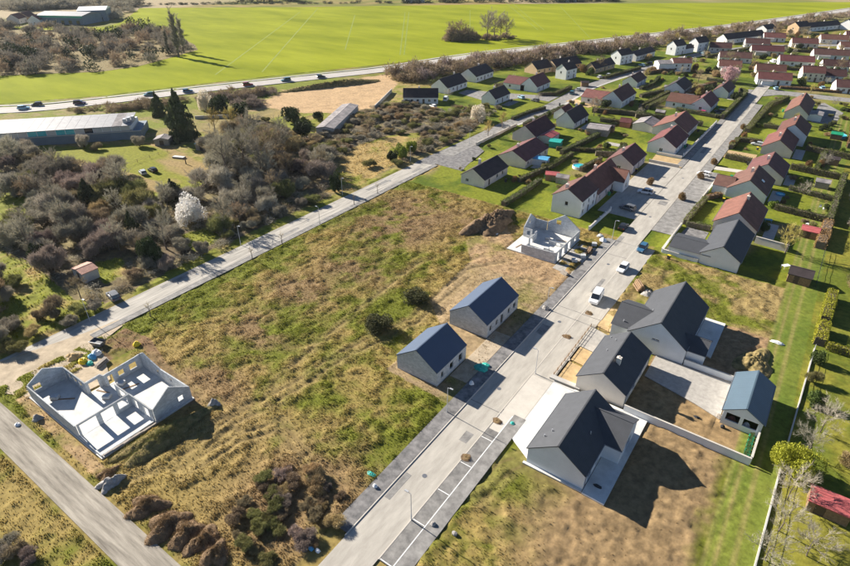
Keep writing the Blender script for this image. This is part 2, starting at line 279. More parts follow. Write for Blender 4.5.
def zone(X, Y):
    n1 = fbm(X, Y, 11, 5, 1); n2 = fbm(X, Y, 2.4, 4, 2); n3 = fbm(X, Y, 40, 3, 4); n4 = fbm(X, Y, 0.9, 2, 9)
    mixv = np.clip(0.5 + (n1 - 0.5) * 1.6 + (n2 - 0.5) * 0.8 + (n3 - 0.5) * 0.9, 0, 1)
    straw = np.array((0.275, 0.205, 0.07)); green = np.array((0.135, 0.148, 0.02)); lawn_a = np.array((0.08, 0.115, 0.012)); lawn_b = np.array((0.175, 0.195, 0.02))
    C = mix(green, straw, sstep(0.25, 0.75, mixv)); amp = np.full(X.shape, 0.22); td = np.full(X.shape, 0.0)
    # scrubland floor
    s = inpoly(X, Y, SCRUB); sc = mix((0.15, 0.115, 0.07), (0.22, 0.18, 0.085), sstep(0.3, 0.7, mixv)); C[s] = sc[s]
    left = (X < -109) & ~s & (Y < 240); lc = mix((0.19, 0.20, 0.03), (0.29, 0.225, 0.09), sstep(0.35, 0.8, mixv)); C[left] = lc[left]
    for i, c in enumerate(CLEAR):
        m = inpoly(X, Y, c); cc = mix((0.19, 0.20, 0.028), (0.35, 0.25, 0.10), sstep(0.2, 0.7, mixv) if i in (1,) else sstep(0.5, 0.95, mixv)); C[m] = cc[m]; td[m] = 0.6
    # vacant lots
    mead = (X > -100.6) & (X < -36.4) & (Y > 15.5) & (Y < 133)
    g = np.clip(mixv + 0.09 - 0.35 * np.exp(-((X + 99) / 6) ** 2) - 0.18 * sstep(-60, -38, X) * sstep(70, 40, Y), 0, 1)
    mc = mix(green, straw, sstep(0.2, 0.8, g))
    for bx, by, rx, ry in BROWN:
        w = 1.25 * np.exp(-((X - bx) / rx) ** 2 - ((Y - by) / ry) ** 2) * sstep(0.28, 0.55, n2 * 0.5 + n1 * 0.5); mc = mix(mc, (0.225, 0.15, 0.08), np.clip(w, 0, 0.85))
    C[mead] = mc[mead]; td[mead] = 1; amp[mead] = 0.24
    south = (Y <= 15.5) & (X > -130) & (X < 40); C[south] = mc[south]; td[south] = 0.8; amp[south] = 0.22
    # bare ground round the building sites
    for poly, c, a in [([(-56.5, 81.7), (-58.1, 100.4), (-48.6, 107.1), (-35.0, 99.2), (-33.8, 84.7), (-37.1, 76.6), (-42.5, 74.7), (-49.8, 75.5)], (0.33, 0.24, 0.135), 0.10),
                       ([(-64.8, 109.4), (-61.8, 124.4), (-53.5, 114.1), (-35.2, 109.3), (-35.9, 101.1), (-48.6, 99.8), (-58.1, 100.4)], (0.35, 0.24, 0.135), 0.14),
                       ([(-98.3, 33.3), (-99.3, 39.2), (-92.4, 40.2), (-84.2, 37.9), (-68.6, 34.9), (-71.2, 33.1), (-91.6, 37.7), (-92.5, 31.4)], (0.19, 0.12, 0.065), 0.16),
                       ([(-95.1, 17.6), (-94.9, 20.7), (-68.8, 18.7), (-68.9, 16.9)], (0.34, 0.235, 0.125), 0.12),
                       ([(-50, 59), (-36.5, 58), (-36.5, 92), (-41, 92), (-41, 77), (-50, 72)], (0.30, 0.22, 0.125), 0.06)]:
        m = inpoly(X, Y, poly); w = sstep(0.3, 0.55, n2 * 0.5 + n1 * 0.5)
        k = mix(C, np.array(c) * (0.75 + 0.5 * n4)[..., None], 0.35 + 0.65 * w); C[m] = k[m]; amp[m] = a; td[m] = 0.25
    # building plots on the right of the street
    plot = (X > -24.6) & (X < 4.3) & (Y > 26) & (Y < 73)
    w = sstep(0.0, 1.0, (X + 24 + (n1 - .5) * 14) / 9 + (Y - 56) / 22.); pc = mix(mix(green * 0.9, straw, sstep(0.5, 0.9, mixv)), (0.24, 0.165, 0.085), np.clip(w, 0, 1)); pc *= (0.72 + 0.56 * n4)[..., None]
    edge = sstep(1.5, 4.0, X + (n2 - .5) * 3); pc = mix(pc, green * 0.9, edge); C[plot] = pc[plot]; amp[plot] = 0.20; td[plot] = (0.75 - w[plot] * 0.72).clip(0.02, 1)
    yard = (X > -12.8) & (X < 6) & (Y >= 73) & (Y < 90.6); yc = np.array((0.28, 0.19, 0.095)) * (0.7 + 0.6 * n4)[..., None]; C[yard] = yc[yard]; amp[yard] = 0.12
    rough = (X > -24.6) & (X < 3.5) & (Y >= 90.6) & (Y < 130); rc = mix(green, (0.29, 0.215, 0.09), sstep(0.3, 0.7, mixv + 0.06 * (X > -8))); C[rough] = rc[rough]; td[rough] = 0.8
    dark = (X > -8) & (X < 6) & (Y > 91) & (Y < 108); dc = np.array((0.28, 0.185, 0.10)) * (0.7 + 0.6 * n4)[..., None]; C[dark] = dc[dark]; td[dark] = 0.1
    # lawns of the village
    vill = (X > -100) & (X < 9) & (Y >= 133) & (Y < 460) & ~((X > -24.6) & (Y < 130)); vill |= (X > -160) & (X <= -100) & (Y > 205) & (Y < 420) & (X + Y * 0.05 > -150)
    vc = mix(lawn_a, lawn_b, sstep(0.2, 0.8, mixv)); vc = mix(vc, (0.24, 0.19, 0.085), sstep(0.66, 0.85, fbm(X, Y, 16, 3, 11))); C[vill] = vc[vill]; amp[vill] = 0.04; td[vill] = 0
    C[(X > -25) & (X < 9) & (Y > 130) & (Y < 133)] = green
    # grass path with wheel tracks, gardens east of it
    path = (X >= 3.6) & (X < 9.6) & (Y > 10) & (Y < 300); kk = mix((0.10, 0.145, 0.022), (0.165, 0.19, 0.032), mixv)
    tr = np.exp(-((X - 5.1) / 0.3) ** 2) + np.exp(-((X - 7.0) / 0.3) ** 2) + .9 * np.exp(-((X - 3.95) / 0.22) ** 2); kk = mix(kk, (0.29, 0.23, 0.09), np.clip(tr * 0.65 * (0.5 + n2), 0, 0.8)); C[path] = kk[path]; amp[path] = 0.05; td[path] = 0.0
    east = (X >= 9.6) & (X < 80) & (Y > 20) & (Y < 420); ec = mix((0.11, 0.135, 0.018), (0.215, 0.20, 0.032), sstep(0.25, 0.8, mixv)); C[east] = ec[east]; amp[east] = 0.07; td[east] = 0.15
    # allotments
    m = inpoly(X, Y, PLOTS); k = mix((0.20, 0.205, 0.022), (0.29, 0.21, 0.09), sstep(0.40, 0.58, fbm(X, Y * 2.2, 22, 3, 21))); C[m] = k[m]; amp[m] = 0.05; td[m] = 0
    hl = (X < -196) & (Y > 60) & (Y < 240) & ~m & ~inpoly(X, Y, SCRUB); k = mix((0.17, 0.19, 0.026), (0.25, 0.20, 0.085), sstep(0.45, 0.8, mixv)); C[hl] = k[hl]
    far = (Y > 640) | (X < -600); k = mix((0.17, 0.18, 0.045), (0.33, 0.26, 0.15), sstep(0.35, 0.6, fbm(X, Y, 120, 3, 31))); C[far] = k[far]
    # sandy pit by the highway
    pit = inpoly(X, Y, [(-206.8, 157.2), (-224.2, 195.2), (-216.1, 220.1), (-205.5, 255.1), (-185.9, 238.6), (-165.1, 194.9), (-173.8, 178.6), (-186.2, 169.9), (-203.1, 168.1)]); k = np.array((0.46, 0.315, 0.175)) * (0.8 + 0.4 * n2)[..., None]; C[pit] = k[pit]; amp[pit] = 0.12
    # wheel tracks over the lot
    d = np.full(X.shape, 99.0)
    nearm = (X > -101) & (X < 0) & (Y > 10) & (Y < 135)
    for t in TRACKS: d[nearm] = np.minimum(d[nearm], segdist(X[nearm], Y[nearm], t))
    tw = np.exp(-(d / 0.34) ** 2) * sstep(0.3, 0.55, n2 * .7 + n1 * .3); bd = np.exp(-((d - .75) / 0.5) ** 2); C = mix(C, (0.33, 0.25, 0.12), bd * 0.3); C = mix(C, (0.17, 0.125, 0.06), tw * 0.75)
    td = td * (1 - tw)
    return C, amp, td, tw, n1, n2, n4
ROADS = [(-36.4, -24.6, 10, 345), (-109.2, -100.8, 12, 170), (-140, -24, 11.4, 16.2)]
def grid(bp):
    r = []
    for a, b, s in bp: r += list(np.arange(a, b - s * 0.3, s))
    return np.array(r + [bp[-1][1]])
xs = grid([(-4000, -700, 300), (-700, -320, 15), (-320, -200, 3), (-200, -112, 0.8), (-112, 20, 0.33), (20, 60, 1), (60, 700, 40), (700, 4000, 300)])
ys = grid([(-600, -20, 60), (-20, 8, 1.5), (8, 75, 0.28), (75, 135, 0.42), (135, 240, 0.9), (240, 440, 3), (440, 900, 15), (900, 4000, 300)])
X, Y = np.meshgrid(xs, ys)
GC, amp, td, tw, n1, n2, n4 = zone(X, Y)
hn = fbm(X, Y, 1.9, 3, 41); hb = fbm(X, Y, 9, 2, 47)
Z = amp * ((sstep(0.35, 0.75, hn) - 0.35) * 1.15 + (hb - 0.5) * 0.8) - 0.11 * tw
cl = ((X > -24.6) & (X < 6) & (Y > 26) & (Y < 108)); Z = Z + np.where(cl, 0.26 * (fbm(X, Y, 0.85, 2, 77) - 0.5), 0.0)
inner = (X > -700) & (X < 700) & (Y < 900); Z[~inner] = 0
def rd(x0, x1, y0, y1): return np.maximum(np.maximum(x0 - X, X - x1), np.maximum(y0 - Y, Y - y1))
rdist = np.full(X.shape, 99.0)
for r in ROADS: rdist = np.minimum(rdist, rd(*r))
for pl, w in ((HIGHWAY, 6.5), (STREET2, 3.6)): rdist = np.minimum(rdist, segdist(X, Y, pl) - w)
for poly in ([(-25, 52), (-8.3, 53), (-8, 74), (-25, 74)], [(-24.6, 73), (-12.5, 73), (-12.5, 92), (-25.8, 94)], [(-22, 89.6), (-3.8, 89.6), (-3.8, 108.5), (-22, 108.5)], [(-0.2, 72), (6.5, 72), (6.5, 90.5), (-0.2, 90.5)], [(-12.8, 81), (1, 80), (1, 91), (-12.8, 91)],
             [(-94, 18.7), (-71, 18.7), (-71, 35), (-94, 35)], [(-54.8, 110.6), (-41, 110.6), (-41, 127), (-54.8, 127)], [(-49.5, 60), (-40, 60), (-40, 90.5), (-49.5, 90.5)], [(-111, 150), (-96, 152), (-91, 167), (-100, 178), (-110, 178)]):
    m = inpoly(X, Y, poly); rdist[m] = -1
fl = sstep(-0.5, 0.6, rdist); Z = Z * fl - 0.13 * (1 - fl)
Z = np.minimum(Z, 0.5); fm = inpoly(X, Y, F_POLY); Z[fm | (X < -330) | (Y > 460)] = -0.06
nx, ny = len(xs), len(ys); idx = np.arange(nx * ny).reshape(ny, nx)
F = np.stack([idx[:-1, :-1], idx[:-1, 1:], idx[1:, 1:], idx[1:, :-1]], -1).reshape(-1, 4)
gme = mesh_np('ground', np.stack([X, Y, Z], -1).reshape(-1, 3), F, 'ground_cover', GC.reshape(-1, 3))
gme.polygons.foreach_set('use_smooth', [True] * len(gme.polygons))
tag(link('ground', gme), 'rough grassland, lawns and bare earth of the whole site', kind='structure')
def gz(x, y):
    i = np.clip(np.searchsorted(xs, x) - 1, 0, nx - 2); j = np.clip(np.searchsorted(ys, y) - 1, 0, ny - 2)
    return np.maximum.reduce([Z[j, i], Z[j + 1, i], Z[j, i + 1], Z[j + 1, i + 1]]) if np.ndim(x) else float(min(Z[j, i], Z[j + 1, i], Z[j, i + 1], Z[j + 1, i + 1]))
# tufts of rough grass
rng = np.random.RandomState(11)
def tufts(name, label, n, x0, x1, y0, y1, smin, smax):
    px = rng.uniform(x0, x1, n); py = rng.uniform(y0, y1, n)
    c, a, t, w, *_ = zone(px, py)
    r = np.full(n, 99.0)
    for q in ROADS: r = np.minimum(r, np.maximum(np.maximum(q[0] - px, px - q[1]), np.maximum(q[2] - py, py - q[3])))
    i = np.clip(np.searchsorted(xs, px) - 1, 0, nx - 2); j = np.clip(np.searchsorted(ys, py) - 1, 0, ny - 2)
    clump = sstep(0.35, 0.7, fbm(px, py, 1.9, 3, 41))
    keep = (rng.rand(n) < t * (0.25 + 0.75 * clump)) & (r > 0.15) & (rdist[j, i] > -0.2)
    px, py, c, i, j = px[keep], py[keep], c[keep], i[keep], j[keep]; m = len(px); z = Z[j, i] - 0.03
    c = c * rng.uniform(0.95, 1.45, (m, 1))
    V = []; 
    for b in range(3):
        an = rng.uniform(0, 2 * np.pi, m); s = rng.uniform(smin, smax, m); wd = s * rng.uniform(0.35, 0.7, m)
        dx, dy = np.cos(an), np.sin(an); ln = rng.uniform(-0.5, 0.5, (2, m)) * s
        V.append(np.stack([np.stack([px - dx * wd / 2, py - dy * wd / 2, z], -1), np.stack([px + dx * wd / 2, py + dy * wd / 2, z], -1), np.stack([px + ln[0], py + ln[1], z + s], -1)], 1))
    V = np.stack(V, 1).reshape(-1, 3); Fc = np.arange(len(V)).reshape(-1, 3)
    me = mesh_np(name, V, Fc, 'grass_blades', np.repeat(c, 9, 0)); tag(link(name, me), label, 'grass', kind='stuff')
tufts('meadow_grass', 'rough tufts of straw-coloured and green grass on the vacant lots', 260000, -101, -36, 10, 134, 0.10, 0.27)
tufts('verge_grass', 'rough grass tufts on the plots between street and grass path', 80000, -25, 10, 26, 131, 0.09, 0.24)
tufts('wayside_grass', 'grass tufts along the foot of the farm track', 45000, -125, -36, -8, 12, 0.10, 0.27)
tufts('clearing_grass', 'grass tufts in the clearings among the scrub', 40000, -175, -109, 18, 160, 0.2, 0.5)

# ------------------------------------------------------------------ roads, tracks, hard standings
prs0 = random.Random(9)
def sheet(name, poly, z, mat, label, th=0.12):
    return tag(MB().prism(poly, z - th, z).build(name, mat), label, kind='structure')
def ribbon(name, pl, w, z, mat, label, th=0.1, off=0.0, step=9):
    pts = [Vector((*p, 0)) for p in pl]; dense = []
    for i in range(len(pts) - 1):
        p0 = pts[max(i - 1, 0)]; p1 = pts[i]; p2 = pts[i + 1]; p3 = pts[min(i + 2, len(pts) - 1)]
        n = max(1, int((p2 - p1).length / step))
        for k in range(n):
            t = k / n; dense.append(0.5 * ((2 * p1) + (p2 - p0) * t + (2 * p0 - 5 * p1 + 4 * p2 - p3) * t * t + (3 * p1 - p0 - 3 * p2 + p3) * t ** 3))
    dense.append(pts[-1]); vs = []; fs = []
    for i, p in enumerate(dense):
        d = (dense[min(i + 1, len(dense) - 1)] - dense[max(i - 1, 0)]).normalized(); nrm = Vector((-d.y, d.x, 0))
        for s, zz in ((-1, z - th), (-1, z), (1, z), (1, z - th)):
            q = p + nrm * (off + s * w / 2); vs.append((q.x, q.y, zz))
        if i: k = i * 4; fs += [(k - 4 + a, k - 3 + a, k + 1 + a, k + a) for a in range(3)]
    m = MB(); m.add(vs, fs); o = m.build(name, mat)
    return tag(o, label, kind='structure') if label else o
m = MB(); m.prism(F_POLY, -0.1, 0.06); tag(m.build('crop_field', 'crop'), 'bright yellow-green field of young crop beyond the highway', kind='structure')
for a, b in [((-281.3, 198.2), (-463.3, 438.0)), ((-266.5, 218.5), (-474.7, 475.1)), ((-277.0, 298.9), (-401.6, 450.8)), ((-235.6, 305.3), (-377.4, 498.8)), ((-233.5, 306.8), (-374.2, 501.1)), ((-231.0, 383.6), (-333.6, 551.7)), ((-343.8, 645.6), (-213.0, 459.5)), ((-338.1, 649.6), (-209.0, 462.4)), ((-162.8, 443.5), (-274.1, 641.5)), ((-103.3, 598.3), (-194.6, 737.2))]:
    o = ribbon('tramline', [a, b], 0.8, 0.075, 'crop_line', None, 0.03); tag(o, 'narrow wheel line pressed into the crop field', kind='structure')
ribbon('highway', HIGHWAY, 10.5, 0.16, 'highway', 'pale two-lane highway running along the crop field', 0.2)
ribbon('highway_verge', HIGHWAY, 1.8, 0.14, 'concrete', 'pale strip of gravel along the far side of the highway', 0.15, 8.5)
for s in (-4.6, 4.6, 0): ribbon('lane_line', HIGHWAY, 0.18, 0.168, 'paint_white', 'white line painted along the highway', 0.006, s)
ribbon('side_street', STREET2, 6.2, 0.05, 'asphalt_mid', 'grey asphalt street curving behind the first rows of houses')
ribbon('side_pavement', STREET2[2:], 1.3, 0.09, 'concrete', 'pavement along the curving side street', 0.12, -3.8)
sheet('junction', [(-109, 148), (-100.8, 150), (-103.9, 150.9), (-91.6, 150.3), (-93.0, 155.1), (-95.9, 171.8), (-100.5, 175.4), (-102, 182), (-108, 182)], 0.035, 'asphalt_dark', 'dark asphalt junction of lane and side street')
sheet('lane', [(-108.4, 17), (-102.6, 15), (-102.6, 160), (-108.4, 160)], 0.03, 'asphalt_lane', 'worn pale asphalt lane past the scrub')
sheet('lane_pavement', [(-102.52, 34), (-100.9, 34), (-100.9, 150), (-102.52, 150)], 0.10, 'asphalt_mid', 'narrow pavement beside the lane')
sheet('kerb', [(-102.6, 34), (-102.48, 34), (-102.48, 150), (-102.6, 150)], 0.125, 'concrete', 'concrete kerb between lane and its pavement', 0.2)
sheet('dirt_road', [(-125, 12), (-108, 20), (-104, 34), (-103, 40), (-100.6, 40), (-98.5, 34), (-92.5, 31.5), (-87.2, 29.5), (-87.5, 26), (-94, 26), (-94, 19), (-103, 15.5), (-118, 8)], 0.045, 'dirt', 'dusty dirt apron where the lane meets the building site')
sheet('farm_track', [(-150, 10.5), (-92, 11.6), (-60, 11.6), (-24, 11.6), (-24, 16), (-60, 16), (-92, 16), (-150, 15.2)], 0.03, 'gravel_track', 'worn gravel track at the foot of the lot')
# main street
sheet('street', [(-34, 10), (-28.6, 10), (-28.6, 345), (-34, 345)], 0.02, 'asphalt_pale', 'pale straight street between the new houses')
for x0, x1, y0, y1, mt in ((-36.5, -34.1, 31, 112, 'asphalt_dark'), (-36.2, -34.1, 112, 131, 'asphalt_mid'), (-36.2, -34.1, 195, 330, 'asphalt_mid')):
    sheet('pavement', [(x0, y0), (x1, y0), (x1, y1), (x0, y1)], 0.10, mt, 'asphalt pavement along the left side of the street', 0.2)
sheet('pavement', [(-26.4, 30.5), (-24.4, 30.5), (-24.4, 62), (-26.4, 62)], 0.11, 'asphalt_mid', 'grey asphalt pavement along the building plots', 0.2)
sheet('parking_bay', [(-28.5, 30.5), (-26.5, 30.5), (-26.5, 62), (-28.5, 62)], 0.05, 'asphalt_bay', 'grey asphalt parking bay beside the street')
sheet('parking_bay', [(-28.5, 62.1), (-24.6, 62.1), (-24.6, 95), (-28.5, 95)], 0.05, 'asphalt_pale', 'stained pale hard strip in front of the new driveways')
sheet('pavement', [(-28.5, 95.1), (-24.4, 95.1), (-24.4, 131), (-28.5, 131)], 0.06, 'asphalt_pale', 'pale strip beside the street by the empty plot', 0.2)
sheet('parking_bay', [(-44.5, 146), (-34.1, 146), (-34.1, 194), (-44.5, 194)], 0.045, 'asphalt_pale', 'pale parking court opening off the street')
sheet('parking_bay', [(-28.5, 142), (-22.8, 142), (-22.8, 196), (-28.5, 196)], 0.05, 'asphalt_mid', 'grey asphalt lay-by in front of the tiled houses')
sheet('pavement', [(-28.5, 196.1), (-25.5, 196.1), (-25.5, 300), (-28.5, 300)], 0.08, 'asphalt_mid', 'pavement along the right side of the upper street', 0.2)
sheet('cross_street', [(-45, 335), (15, 338), (40, 330), (40, 324), (12, 329), (-22, 326), (-28.4, 318), (-28.4, 335)], 0.035, 'asphalt_mid', 'street crossing the upper end of the main street')
for x in (-34.06, -28.55): sheet('kerb', [(x - 0.07, 30.5), (x + 0.07, 30.5), (x + 0.07, 131), (x - 0.07, 131)], 0.125 if x < -30 else 0.07, 'concrete_pale', 'pale concrete kerb of the street', 0.25)
for x in (-26.46,): sheet('painted_line', [(x - 0.06, 30.5), (x + 0.06, 30.5), (x + 0.06, 61.5), (x - 0.06, 61.5)], 0.118, 'paint_white', 'white line between parking bay and pavement', 0.07)
for y in (30.6, 37.4, 43.2, 49.0, 55.0, 60.8): sheet('painted_line', [(-28.4, y), (-26.6, y), (-26.6, y + 0.12), (-28.4, y + 0.12)], 0.056, 'paint_white', 'white bar dividing the parking bays', 0.005)
for y in (61.0, 95.2, 123): sheet('expansion_joint', [(-33.9, y), (-28.7, y), (-28.7, y + 0.14), (-33.9, y + 0.14)], 0.025, 'asphalt_dark', 'dark cross joint in the street', 0.004)
for x, y in [(-31.2, 44), (-31.4, 66), (-31.1, 90), (-31.3, 118), (-31.2, 150), (-31.4, 185), (-105.4, 60), (-105.6, 95), (-105.3, 130)]:
    MBm = MB().lathe([(0.001, .036), (.36, .036), (.38, .0)], 14, x, y); tag(MBm.build('manhole_cover', 'gutter_grey'), 'round iron manhole cover set in the road', 'manhole cover', 'manhole covers in the roads')
for x, y, w, l in [(-33.2, 38, .9, 5), (-30.2, 52.5, 1.3, 2.2), (-32.6, 84, 1.6, 3.4), (-29.8, 104, .9, 7), (-33.3, 128, 1.0, 6), (-31, 160, 2.2, 3), (-32.4, 214, 1.2, 8), (-106.8, 52, 1.4, 9), (-104.2, 84, 1.1, 6), (-106.2, 120, 1.5, 10), (-104, 140, 1.2, 5)]:
    k = prs0.uniform(-.15, .15); sheet('road_patch', [(x - w / 2, y), (x + w / 2 + k, y + k), (x + w / 2, y + l), (x - w / 2 + k, y + l - k)], 0.034, 'asphalt_mid', 'darker repair patch in the road surface', 0.02)
sheet('driveway', [(-24.6, 57.5), (-20.8, 55.2), (-20.8, 73.0), (-24.6, 73.0)], 0.09, 'slab', 'bright concrete driveway in front of the large grey house', 0.2)
sheet('driveway_slab', [(-28.3, 57.2), (-24.7, 57.2), (-24.7, 72.4), (-28.3, 72.4)], 0.065, 'concrete_pale', 'pale dusty concrete crossing before the large grey house')
sheet('terrace', [(-12.0, 54.0), (-8.8, 53.9), (-8.7, 73.1), (-20.9, 73.1), (-20.9, 68.3), (-12.0, 68.3)], 0.12, 'slab', 'smooth concrete terrace round the back of the large grey house', 0.25)
sheet('plinth', [(-21.0, 54.1), (-12.1, 54.1), (-12.1, 54.55), (-21.0, 54.55)], 0.10, 'slab', 'thin concrete edging along the gable of the large grey house', 0.2)
sheet('gravel_court', [(-12.4, 83.5), (-3.6, 81.3), (0.4, 79.9), (0.4, 90.2), (-12.4, 90.2)], 0.05, 'gravel_pale', 'pale gravel court inside the walled yard')
sheet('patio', [(-7.8, 96.5), (-4.1, 95.2), (-4.1, 108.1), (-7.8, 108.1)], 0.13, 'slab', 'smooth concrete patio behind the angled slate house', 0.25)
sheet('forecourt', [(-24.5, 93), (-21.4, 92.2), (-21.4, 100.5), (-24.5, 101)], 0.06, 'sand', 'sandy forecourt beside the parked van')
sheet('sand_bed', [(-24.9, 85), (-21.3, 84.5), (-21.3, 91), (-24.9, 92)], 0.04, 'gravel_pale', 'gravel bed below the slate house')
sheet('sand_bed', [(-24.9, 80.3), (-21.3, 79.8), (-21.3, 84.3), (-24.9, 84.8)], 0.05, 'sand', 'upper sandy bed between timber edging and house')
sheet('sand_bed', [(-24.9, 74.6), (-21.3, 74.6), (-21.3, 79.2), (-24.9, 79.7)], 0.05, 'sand', 'lower sandy bed between timber edging and house')
sheet('concrete_step', [(-25.6, 73.3), (-20.2, 73.3), (-20.2, 74.3), (-25.6, 74.3)], 0.35, 'concrete', 'low concrete step closing the sandy beds', 0.5)
sheet('site_apron', [(-40, 64), (-36.6, 64), (-36.6, 80), (-40, 80)], 0.05, 'dirt', 'dusty apron between the two bungalows')
sheet('site_apron', [(-41.2, 109), (-36.4, 108), (-36.4, 124), (-41.2, 124)], 0.05, 'gravel_pale', 'rubble-strewn apron in front of the block shell')
sheet('driveway', [(-44.4, 194.5), (-34.2, 194.5), (-34.2, 203), (-45, 203)], 0.06, 'sand', 'pale sandy driveway between two tiled houses')
sheet('driveway', [(-25.3, 199), (-15, 201), (-15, 204), (-25.3, 202.5)], 0.06, 'concrete_pale', 'pale drive across the front lawn')
sheet('driveway', [(-25.3, 214), (-16, 215), (-16, 223), (-25.3, 223)], 0.06, 'sand', 'sandy drive with a parked silver car')
sheet('driveway', [(-101, 255), (-88, 250), (-86, 256), (-100, 262)], 0.06, 'sand', 'sandy drive leading off the side street')
sheet('driveway', [(-150, 240), (-126, 232), (-122, 246), (-118, 250), (-107, 250), (-107, 262), (-122, 256), (-150, 248)], 0.06, 'asphalt_mid', 'grey drive between the white bungalows')
for q, w, l, mt, lb in [((-67, 193), 5, 4, 'soil', 'dark vegetable bed on the back lawns'), ((-64, 204), 6, 3.5, 'gravel_pale', 'gravel corner of the back gardens'), ((-79, 217), 4, 9, 'concrete', 'grey terrace beside the near-black roofed house'), ((-75, 166), 3.5, 8, 'concrete', 'paved terrace under the pale blue awning'), ((-4.4, 152), 2.6, 12, 'concrete', 'paved terrace behind the white-gabled orange-roofed house'), ((-6.8, 180), 3, 10, 'concrete', 'paved terrace behind the house with skylight'), ((-5, 197), 2.8, 10, 'concrete', 'paved terrace behind the joined tiled house'), ((-5.8, 226), 3, 12, 'concrete', 'paved terrace behind the lower red-roofed house'), ((-40, 271), 4.5, 12, 'asphalt_mid', 'drive beside the white L-shaped house'), ((-39.2, 205), 2.6, 16, 'concrete', 'paved strip beside the white gabled house'), ((-60, 178), 5, 6, 'brick_red', 'reddish terrace beside the round pool'), ((-41, 302), 4, 14, 'concrete_pale', 'pale drive of the small white corner house'), ((-122, 232), 4, 10, 'asphalt_mid', 'parking strip beside the white bungalow'), ((-83, 300), 3, 14, 'concrete', 'terrace of the small plum-roofed white house'), ((-46, 230), 0.8, 12, 'soil', 'flower bed along the beige house')]:
    sheet('garden_bed' if mt == 'soil' else 'terrace', [(q[0], q[1]), (q[0] + w, q[1]), (q[0] + w, q[1] + l), (q[0], q[1] + l)], 0.055, mt, lb)
sheet('court', [(-22.6, 132), (-16, 131.6), (-16, 149), (-21.4, 149.4)], 0.05, 'asphalt_dark', 'dark forecourt of the grey-roofed house')
sheet('driveway', [(-5, 281), (3, 281), (5, 305), (-3, 320), (-5, 318)], 0.06, 'asphalt_mid', 'drive beside the long tiled house')

# ------------------------------------------------------------------ buildings
def wall_into(mb, o, a, n, prof, ops, t=0.25, z0=-0.3):
    """a wall from o along unit a, thickness t along n; prof = [(s, top z)], ops = [(s0, s1, za, zb)] openings"""
    def top(s):
        for (s1, h1), (s2, h2) in zip(prof[:-1], prof[1:]):
            if s1 <= s <= s2: return h1 + (h2 - h1) * (s - s1) / (s2 - s1) if s2 > s1 else h2
        return prof[-1][1]
    def pt(s, d, z): return (o[0] + a[0] * s + n[0] * d, o[1] + a[1] * s + n[1] * d, z)
    cuts = sorted({round(p[0], 4) for p in prof} | {round(q, 4) for w in ops for q in w[:2]})
    E0 = 1e-4
    for s1, s2 in zip(cuts[:-1], cuts[1:]):
        if s2 - s1 < 1e-3: continue
        h1, h2 = top(s1 + E0), top(s2 - E0); hs = sorted([w[2:4] for w in ops if w[0] < s2 - E0 and w[1] > s1 + E0])
        z1 = (z0, z0); segs = []
        for za, zb in hs: segs.append((z1, (za, za))); z1 = (zb, zb)
        if not (hs and hs[-1][1] >= min(h1, h2)): segs.append((z1, (h1, h2)))
        for lo, hi in segs:
            if hi[0] - lo[0] < 1e-3 and hi[1] - lo[1] < 1e-3: continue
            v = [pt(s1, d, z) for d in (0, t) for z in (lo[0], hi[0])] + [pt(s2, d, z) for d in (0, t) for z in (lo[1], hi[1])]
            f = [(0, 4, 5, 1), (2, 3, 7, 6), (1, 5, 7, 3), (0, 2, 6, 4)]
            mb.add(v, f)
    def side(s, za, zb): mb.add([pt(s, 0, za), pt(s, t, za), pt(s, t, zb), pt(s, 0, zb)], [(0, 1, 2, 3)])
    for w in ops: side(w[0], w[2], min(w[3], top(w[0]))); side(w[1], w[2], min(w[3], top(w[1])))
    side(prof[0][0], z0, prof[0][1]); side(prof[-1][0], z0, prof[-1][1])
    for (s1, h1), (s2, h2) in zip(prof[:-1], prof[1:]):
        if abs(s1 - s2) < 1e-4: side(s1, min(h1, h2), max(h1, h2))
